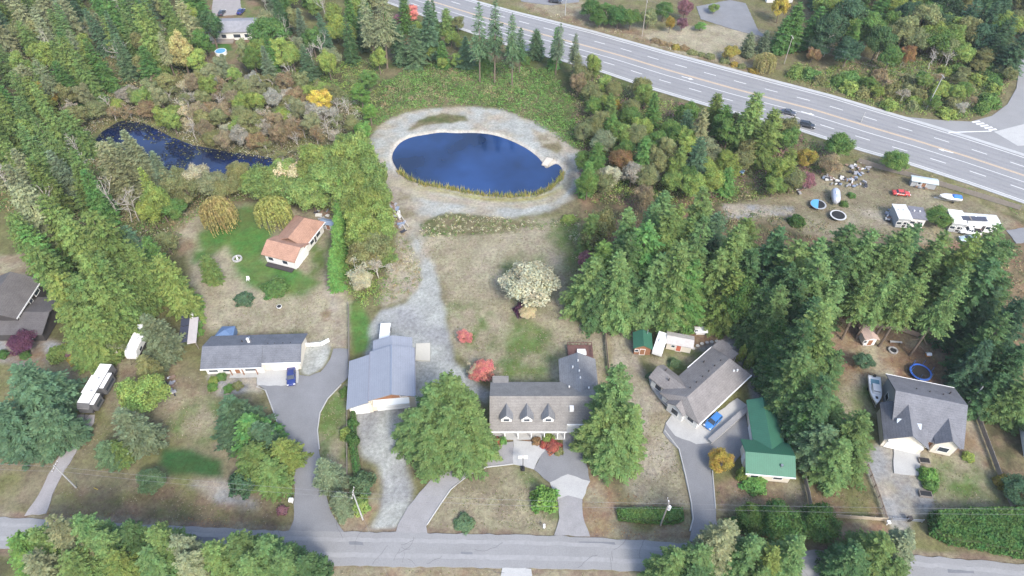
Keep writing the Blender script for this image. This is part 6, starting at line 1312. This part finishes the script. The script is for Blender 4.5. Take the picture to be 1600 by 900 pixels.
fill([(470,272),(400,288),(300,290),(250,286),(260,300),(340,306),(450,300)], 9, 3.4, [(1,'broadleaf',5,8,2.8,3.8,['ygreen','pale','olive'])], "on the swamp's near bank")
fill([(-60,235),(20,232),(120,215),(150,250),(190,262),(230,300),(200,330),(100,330),(-60,330)], 26, 4.2, mixF, "in the left forest below the swamp")

fill([(895,160),(915,115),(960,135),(1020,155),(1130,190),(1240,215),(1240,290),(1130,312),(1000,312),(922,312),(912,250)], 34, 4.6, [(3,'broadleaf',5,9,2.8,4,['olive','ygreen','green','olive','pale']),(2,'tall_broadleaf',7,11,2.4,3.2,['ygreen','green','olive']),(1,'cedar',8,13,2.4,3.4,['cedarg','cedar'])], "filling the wood right of the pond")
fill([(1262,-20),(1420,-20),(1600,-10),(1585,85),(1440,92),(1300,92)], 26, 4.2, [(3,'broadleaf',8,13,3.6,5,['green','olive','ygreen','dark']),(1,'fir',11,16,3.4,4.6,['fir','cedarg'])], "filling the wood beyond the highway")
# labels: single trees carry their own; trees of a stand are told apart by their order from the left where they can be counted
ORD = "first second third fourth fifth sixth seventh eighth ninth tenth eleventh twelfth thirteenth fourteenth fifteenth sixteenth seventeenth eighteenth nineteenth twentieth twenty-first twenty-second twenty-third twenty-fourth twenty-fifth twenty-sixth".split()
CW = dict(fir="dark green", firlight="light green", firblue="blue-green", cedar="yellow-green", cedary="bright yellow-green", cedarg="mid-green", spruce="grey-green", pale="pale green", green="green", lush="vivid green", ygreen="yellow-green", olive="olive", yellow="yellow", gold="golden", paley="cream-yellow", willow="pale gold", willowg="greenish", orange="orange", brown="brown", red="red", pink="pink-red", purple="purple", plum="plum red", grey="grey", belt="bright green", hedge="deep green", dark="very dark green")
KW = dict(fir="fir", cedar="cedar", spruce="spruce", sparse_fir="bare-trunked fir", broadleaf="leafy tree", tall_broadleaf="slender tree", bare="bare tree", thin_leaf="twiggy tree", willow="willow", shrub="shrub")
GRP = {}
for o, kind, where, label, col in TREES:
    if label: o["label"] = label
    else: GRP.setdefault((kind, CW[col], where), []).append(o)
for (kind, col, where), L_ in GRP.items():
    L_.sort(key=lambda o: o.location.x / (o.location.y + 60)); n = len(L_); base = "%s %s" % (col, KW[kind])
    for i, o in enumerate(L_):
        o["group"] = (KW[kind] + "s " + where)[:80]
        if n == 1: o["label"] = "only %s %s" % (base, where)
        elif n <= 26: o["label"] = "%s %s from the left %s" % (ORD[i], base, where)
        else: o["label"] = "%s %s" % (base, where)

# ---------------------------------------------------------------- hedges and ground vegetation
def leafbox(name, label, px, h, col, n, cat="hedge", size=.16):
    pl = SP(px); c = sum((Vector(p) for p in pl), Vector((0, 0))) / len(pl); o = thing(name, label, cat, (c.x, c.y, -.1))
    g = np.random.default_rng(len(px) + n); xs = np.array([p[0] for p in pl]); ys = np.array([p[1] for p in pl])
    X = g.uniform(xs.min(), xs.max(), n * 3); Y = g.uniform(ys.min(), ys.max(), n * 3); d = sdist(X, Y, pl); k = d > 0; X, Y, d = X[k][:n], Y[k][:n], d[k][:n]; n = len(X)
    top = h * np.clip(.35 + d * .9, 0, 1) ** .5 * (.9 + .2 * fbm(X, Y, 1.6, 7)); side = d < .5
    Z = np.where(side, g.uniform(.1, 1, n) * top, top - np.abs(g.normal(0, .18, n)))
    P = np.stack([X - c.x, Y - c.y, Z], 1); up = unit(np.stack([g.normal(0, .7, n), g.normal(0, .7, n), np.ones(n)], 1)); a = unit(np.cross(up, g.normal(0, 1, (n, 3)))); b = np.cross(up, a); s = size * g.uniform(.7, 1.5, n)[:, None]
    me = quad_mesh("foliage", P, a * s, b * s * .65, tints(n, .28, .12, g) * (.8 + .4 * fbm(X, Y, 1.3, 3))[:, None], M_LEAF)
    f = link(bpy.data.objects.new("foliage", me), o); f.color = COL[col] + (1,)
    mb = MB(); gp = grow([Vector(p) for p in pl], -.5); mb.prism([(p.x - c.x, p.y - c.y) for p in gp], 0, h * .72); mb.build("stems", mat("hedge_inside", (.05, .075, .025), .95, .3, 3), o)
leafbox("laurel_hedge", "huge lush green hedge at the bottom right corner", [(1447,806),(1480,802),(1540,800),(1640,800),(1660,882),(1600,876),(1540,864),(1480,852),(1450,838)], 3.4, 'hedge', 15000, size=.24)
leafbox("clipped_hedge", "low clipped hedge with orange middle before the dry lawn", [(963,796),(1000,795),(1066,795),(1068,815),(1050,821),(1000,818),(966,815)], 1.6, 'green', 5200)
leafbox("clipped_hedge", "dark hedge strip left of the gravel shop drive", [(549,640),(556,640),(558,700),(566,745),(555,750),(547,700)], 1.8, 'hedge', 3600)
leafbox("clipped_hedge", "low hedge at the drive mouth beside the road firs", [(1130,812),(1170,806),(1215,812),(1210,832),(1150,836)], 1.4, 'green', 3000)
def undergrowth(name, label, area, n, rr, hh, pal, per=26, size=.22, up_=.5, seed=0):
    """clumps nobody could count, one object"""
    pl = SP(area); g = np.random.default_rng(seed + n); xs = np.array([p[0] for p in pl]); ys = np.array([p[1] for p in pl])
    X = g.uniform(xs.min(), xs.max(), n * 4); Y = g.uniform(ys.min(), ys.max(), n * 4); k = sdist(X, Y, pl) > 0; X, Y = X[k][:n], Y[k][:n]; n = len(X)
    r = g.uniform(*rr, n); h = g.uniform(*hh, n); ci = np.clip((fbm(X, Y, 9, 2) + g.uniform(-.3, .3, n)) * len(pal), 0, len(pal) - 1).astype(int); pc = np.array([COL[p] if isinstance(p, str) else p for p in pal])
    d = unit(g.normal(0, 1, (n, per, 3))); d[..., 2] = np.abs(d[..., 2]); q = g.uniform(.6, 1.1, (n, per, 1))
    P = d * q * np.stack([r, r, h], 1)[:, None, :]; P[..., 0] += X[:, None]; P[..., 1] += Y[:, None]; P[..., 2] -= .12
    P = P.reshape(-1, 3); N_ = len(P); up = unit(d.reshape(-1, 3) * up_ + g.normal(0, .6, (N_, 3)) + [0, 0, .3]); a = unit(np.cross(up, g.normal(0, 1, (N_, 3)))); b = np.cross(up, a); s = size * g.uniform(.6, 1.4, N_)[:, None]
    Tn = tints(N_, .25, .12, g) * np.repeat(pc[ci] * g.uniform(.75, 1.25, (n, 1)), per, 0)
    o = link(bpy.data.objects.new(name, quad_mesh(name, P, a * s, b * s * .6, Tn, M_STUFF))); tag(o, label, None, None, "stuff")
undergrowth("bramble_bank", "green and brown bramble bank behind the round pond", [(575,200),(590,180),(600,130),(640,108),(700,98),(780,100),(860,112),(890,150),(905,200),(900,235),(870,212),(830,186),(780,169),(720,163),(660,167),(620,176),(590,195)], 1500, (.8, 1.8), (.5, 1.5), ['green', 'lush', 'green', 'olive', 'lush', 'brown'], 26, .2)
undergrowth("forest_understorey", "mixed understorey of the upper left forest", [(-80,30),(300,40),(315,80),(290,125),(220,150),(120,175),(-80,235)], 1500, (1, 2.2), (.6, 1.8), ['olive', 'dark', 'brown', 'olive', 'green'], 20, .26)
undergrowth("swamp_brush", "pale grey-brown brush round the swamp", [(90,200),(150,168),(250,150),(380,130),(470,135),(560,150),(565,225),(500,240),(450,262),(430,248),(350,236),(300,224),(262,208),(235,193),(186,188),(150,205),(120,225)], 2000, (.9, 1.9), (.6, 2.0), ['grey', 'olive', 'brown', 'grey', 'olive', 'paley'], 24, .17)
undergrowth("swamp_brush", "brush on the swamp's near bank and forest edge", [(150,245),(195,255),(240,262),(300,280),(380,282),(450,270),(480,290),(400,310),(330,320),(290,350),(270,400),(200,400),(100,330),(-60,330),(-60,235),(100,225)], 1500, (.9, 1.8), (.5, 1.6), ['olive', 'brown', 'green', 'olive', 'grey'], 22, .2)
undergrowth("leafy_belt_floor", "leafy undergrowth along the belt left of the pond", [(440,110),(600,90),(590,150),(578,210),(598,300),(606,380),(612,430),(585,480),(550,470),(530,420),(520,330),(470,300),(440,280),(540,225),(560,180)], 1200, (.8, 1.6), (.5, 1.6), ['lush', 'green', 'ygreen', 'olive'], 24, .2)
undergrowth("wood_floor", "brush under the mixed wood beside the highway", [(890,150),(910,105),(960,130),(1020,150),(1130,182),(1250,212),(1290,235),(1300,262),(1240,300),(1130,318),(1000,318),(920,318),(905,270),(912,240)], 1900, (.8, 1.9), (.5, 1.7), ['olive', 'brown', 'green', 'ygreen', 'plum', 'olive'], 22, .2)
undergrowth("roadside_brush", "brush covering the bank across the highway", [(1225,125),(1240,100),(1300,105),(1420,90),(1560,80),(1580,110),(1560,165),(1510,186),(1400,175),(1320,150)], 1300, (.8, 1.8), (.5, 1.6), ['olive', 'ygreen', 'green', 'brown', 'olive'], 22, .2)
undergrowth("fir_stand_floor", "ferny floor under the fir stands", [(912,330),(1200,330),(1330,360),(1560,370),(1620,400),(1600,640),(1540,640),(1490,545),(1340,505),(1190,500),(1160,505),(950,500),(905,430)], 1300, (.7, 1.5), (.3, .9), ['fir', 'brown', 'olive', 'dark'], 16, .2)
undergrowth("verge_weeds", "weeds along the near highway verge", [(940,118),(1015,143),(1125,177),(1247,209),(1345,241),(1422,262),(1520,294),(1600,323),(1600,338),(1520,306),(1345,252),(1240,218),(1120,188),(1010,155)], 500, (.4, .9), (.2, .6), ['olive', 'brown', 'green'], 14, .14)
undergrowth("far_verge_weeds", "dry weeds on the far highway verge", [(800,12),(925,43),(1050,78),(1200,116),(1190,108),(1040,66),(910,30),(800,4)], 350, (.4, 1.0), (.2, .7), ['brown', 'olive', 'paley'], 14, .14)
undergrowth("field_edge_weeds", "weeds on the old bank below the pond", [(655,352),(700,332),(800,342),(860,346),(905,330),(912,400),(905,440),(898,400),(885,352),(790,364),(660,370)], 420, (.3, .8), (.2, .7), ['brown', 'olive', 'paley', 'green'], 14, .13)
undergrowth("path_edge_weeds", "weeds between gravel and leafy belt", [(600,300),(612,335),(622,372),(605,410),(590,470),(600,475),(640,460),(660,440),(655,400),(640,380),(615,330)], 260, (.3, .7), (.15, .5), ['paley', 'olive', 'brown', 'green'], 14, .12)
# grass tufts and fallen leaves lying on the lawns
def litter(name, label, areas, n, cols, size, seed):
    g = np.random.default_rng(seed); Ps = []; ar = []
    for a in areas:
        pl = SP(a); xs = [p[0] for p in pl]; ys = [p[1] for p in pl]; ar.append((max(xs) - min(xs)) * (max(ys) - min(ys)))
    for a, q in zip(areas, ar):
        pl = SP(a); xs = [p[0] for p in pl]; ys = [p[1] for p in pl]; m = int(n * q / sum(ar)); X = g.uniform(min(xs), max(xs), m); Y = g.uniform(min(ys), max(ys), m)
        k = (sdist(X, Y, pl) > .2) & (fbm(X, Y, 3.5, seed) + g.uniform(-.25, .25, m) > .45); Ps.append(np.stack([X[k], Y[k], np.full(k.sum(), -.10)], 1))
    P = np.concatenate(Ps); m = len(P); up = unit(g.normal(0, .45, (m, 3)) + [0, 0, 1]); a = unit(np.cross(up, g.normal(0, 1, (m, 3)))); b = np.cross(up, a); s = size * g.uniform(.5, 1.5, m)[:, None]
    P[:, 2] += s[:, 0] * .25
    tag(link(bpy.data.objects.new(name, quad_mesh(name, P, a * s, b * s * .5, np.array(cols)[g.integers(0, len(cols), m)] * tints(m, .25, .08, g), M_STUFF))), label, None, None, "stuff")
LAWNS = [[(645,372),(905,350),(925,490),(945,512),(950,590),(870,595),(770,590),(735,585),(705,540),(690,450)], [(310,450),(400,460),(500,450),(545,540),(475,540),(470,520),(330,518)], [(110,720),(110,570),(250,575),(310,590),(420,640),(430,690),(250,690)], [(80,760),(240,755),(455,780),(440,822),(100,804)], [(670,828),(700,770),(760,735),(835,738),(870,785),(864,830)], [(950,515),(1000,560),(1050,660),(1078,790),(1000,790),(965,760),(1000,680)], [(1310,600),(1370,600),(1365,690),(1330,690)], [(1457,708),(1530,708),(1566,793),(1455,793)], [(1120,325),(1290,262),(1420,268),(1580,345),(1440,378),(1240,360)], [(500,640),(542,600),(542,760),(502,725)], [(1118,760),(1260,762),(1264,800),(1122,800)], [(1270,700),(1345,750),(1378,808),(1270,802)], [(500,888),(780,890),(1030,896),(1020,930),(500,920)]]
litter("lawn_tufts", "tufts of dry and green grass on the lawns", LAWNS, 50000, [(.25, .215, .14), (.20, .175, .11), (.14, .155, .06), (.29, .255, .18), (.12, .14, .05)], .14, 5)
litter("fallen_leaves", "fallen brown leaves on yards and verges", [[(950,500),(1140,508),(1170,520),(1085,545),(960,520)], [(1290,520),(1480,530),(1525,650),(1380,580),(1320,600)], [(912,760),(960,755),(1080,815),(1080,845),(920,838)], [(60,790),(440,815),(440,830),(60,806)], [(768,676),(880,676),(880,712),(800,688)]], 9000, [(.26, .14, .07), (.20, .12, .07), (.32, .22, .10)], .12, 6)
# reeds standing along the near shore of the pond
g = np.random.default_rng(77); nr = 2600; e = [Vector(p) for p in SP([(622,268),(640,281),(660,289),(690,293),(720,299),(760,306),(800,308),(835,305),(856,298),(872,285),(879,272)], -.4)]
e = resample(e, 200); ii = g.integers(0, 200, nr); keep = g.random(nr) < (.35 + .65 * np.sin(ii * .21) ** 2); ii = ii[keep]; nr = len(ii)
P = np.array([[e[i].x, e[i].y, -.5] for i in ii]) + np.stack([g.normal(0, .35, nr), g.normal(-.1, .45, nr), np.zeros(nr)], 1); hh = g.uniform(.3, 1.1, nr)
d = unit(np.stack([g.normal(0, .25, nr), g.normal(0, .25, nr), np.ones(nr)], 1)); wv = unit(np.cross(d, g.normal(0, 1, (nr, 3)))) * .09
cols = np.where((g.random(nr) < .5)[:, None], np.array([.22, .26, .07]), np.array([.40, .34, .12]))
tag(link(bpy.data.objects.new("reeds", quad_mesh("reeds", P + d * hh[:, None], d * hh[:, None], wv, cols * tints(nr, .2, .1, g), M_STUFF))), "reeds and grass along the pond's near shore", None, None, "stuff")
# lily pads on the swamp
g = np.random.default_rng(78); pl = SP(SWAMP, -.33); xs = [p[0] for p in pl]; ys = [p[1] for p in pl]; X = g.uniform(min(xs), max(xs), 9000); Y = g.uniform(min(ys), max(ys), 9000)
k = (sdist(X, Y, pl) > .2) & (fbm(X, Y, 7, 9) > .62 - .34 * np.exp(-sdist(X, Y, pl) / 2.5)); X, Y = X[k], Y[k]; n = len(X); q = g.uniform(0, 6.28, n); s = g.uniform(.12, .3, n)
a = np.stack([np.cos(q), np.sin(q), g.normal(0, .05, n)], 1) * s[:, None]; b = np.stack([-np.sin(q), np.cos(q), g.normal(0, .05, n)], 1) * s[:, None]
cols = np.where((g.random(n) < .88)[:, None], np.array([.02, .022, .02]), np.array([.22, .22, .06]))
tag(link(bpy.data.objects.new("lily_pads", quad_mesh("lily_pads", np.stack([X, Y, np.full(n, -.335)], 1), a, b, cols, M_STUFF))), "dark and yellow lily pads floating on the swamp", None, None, "stuff")


# ---------------------------------------------------------------- thin autumn haze over the whole place, put in to lift shaded gaps
hz = MB().box(-3800, 3800, -3700, 4000, -4, 126).build("haze", None); tag(hz, "thin pale autumn haze over the valley", None, None, "stuff")
hm = bpy.data.materials.new("haze_air"); hm.use_nodes = True; hn = hm.node_tree; hn.nodes.clear()
pv = hn.nodes.new("ShaderNodeVolumePrincipled"); pv.inputs["Color"].default_value = (.86, .92, 1.0, 1); pv.inputs["Density"].default_value = .0001; pv.inputs["Anisotropy"].default_value = .0
ho = hn.nodes.new("ShaderNodeOutputMaterial"); hn.links.new(pv.outputs[0], ho.inputs["Volume"]); hz.data.materials.append(hm)
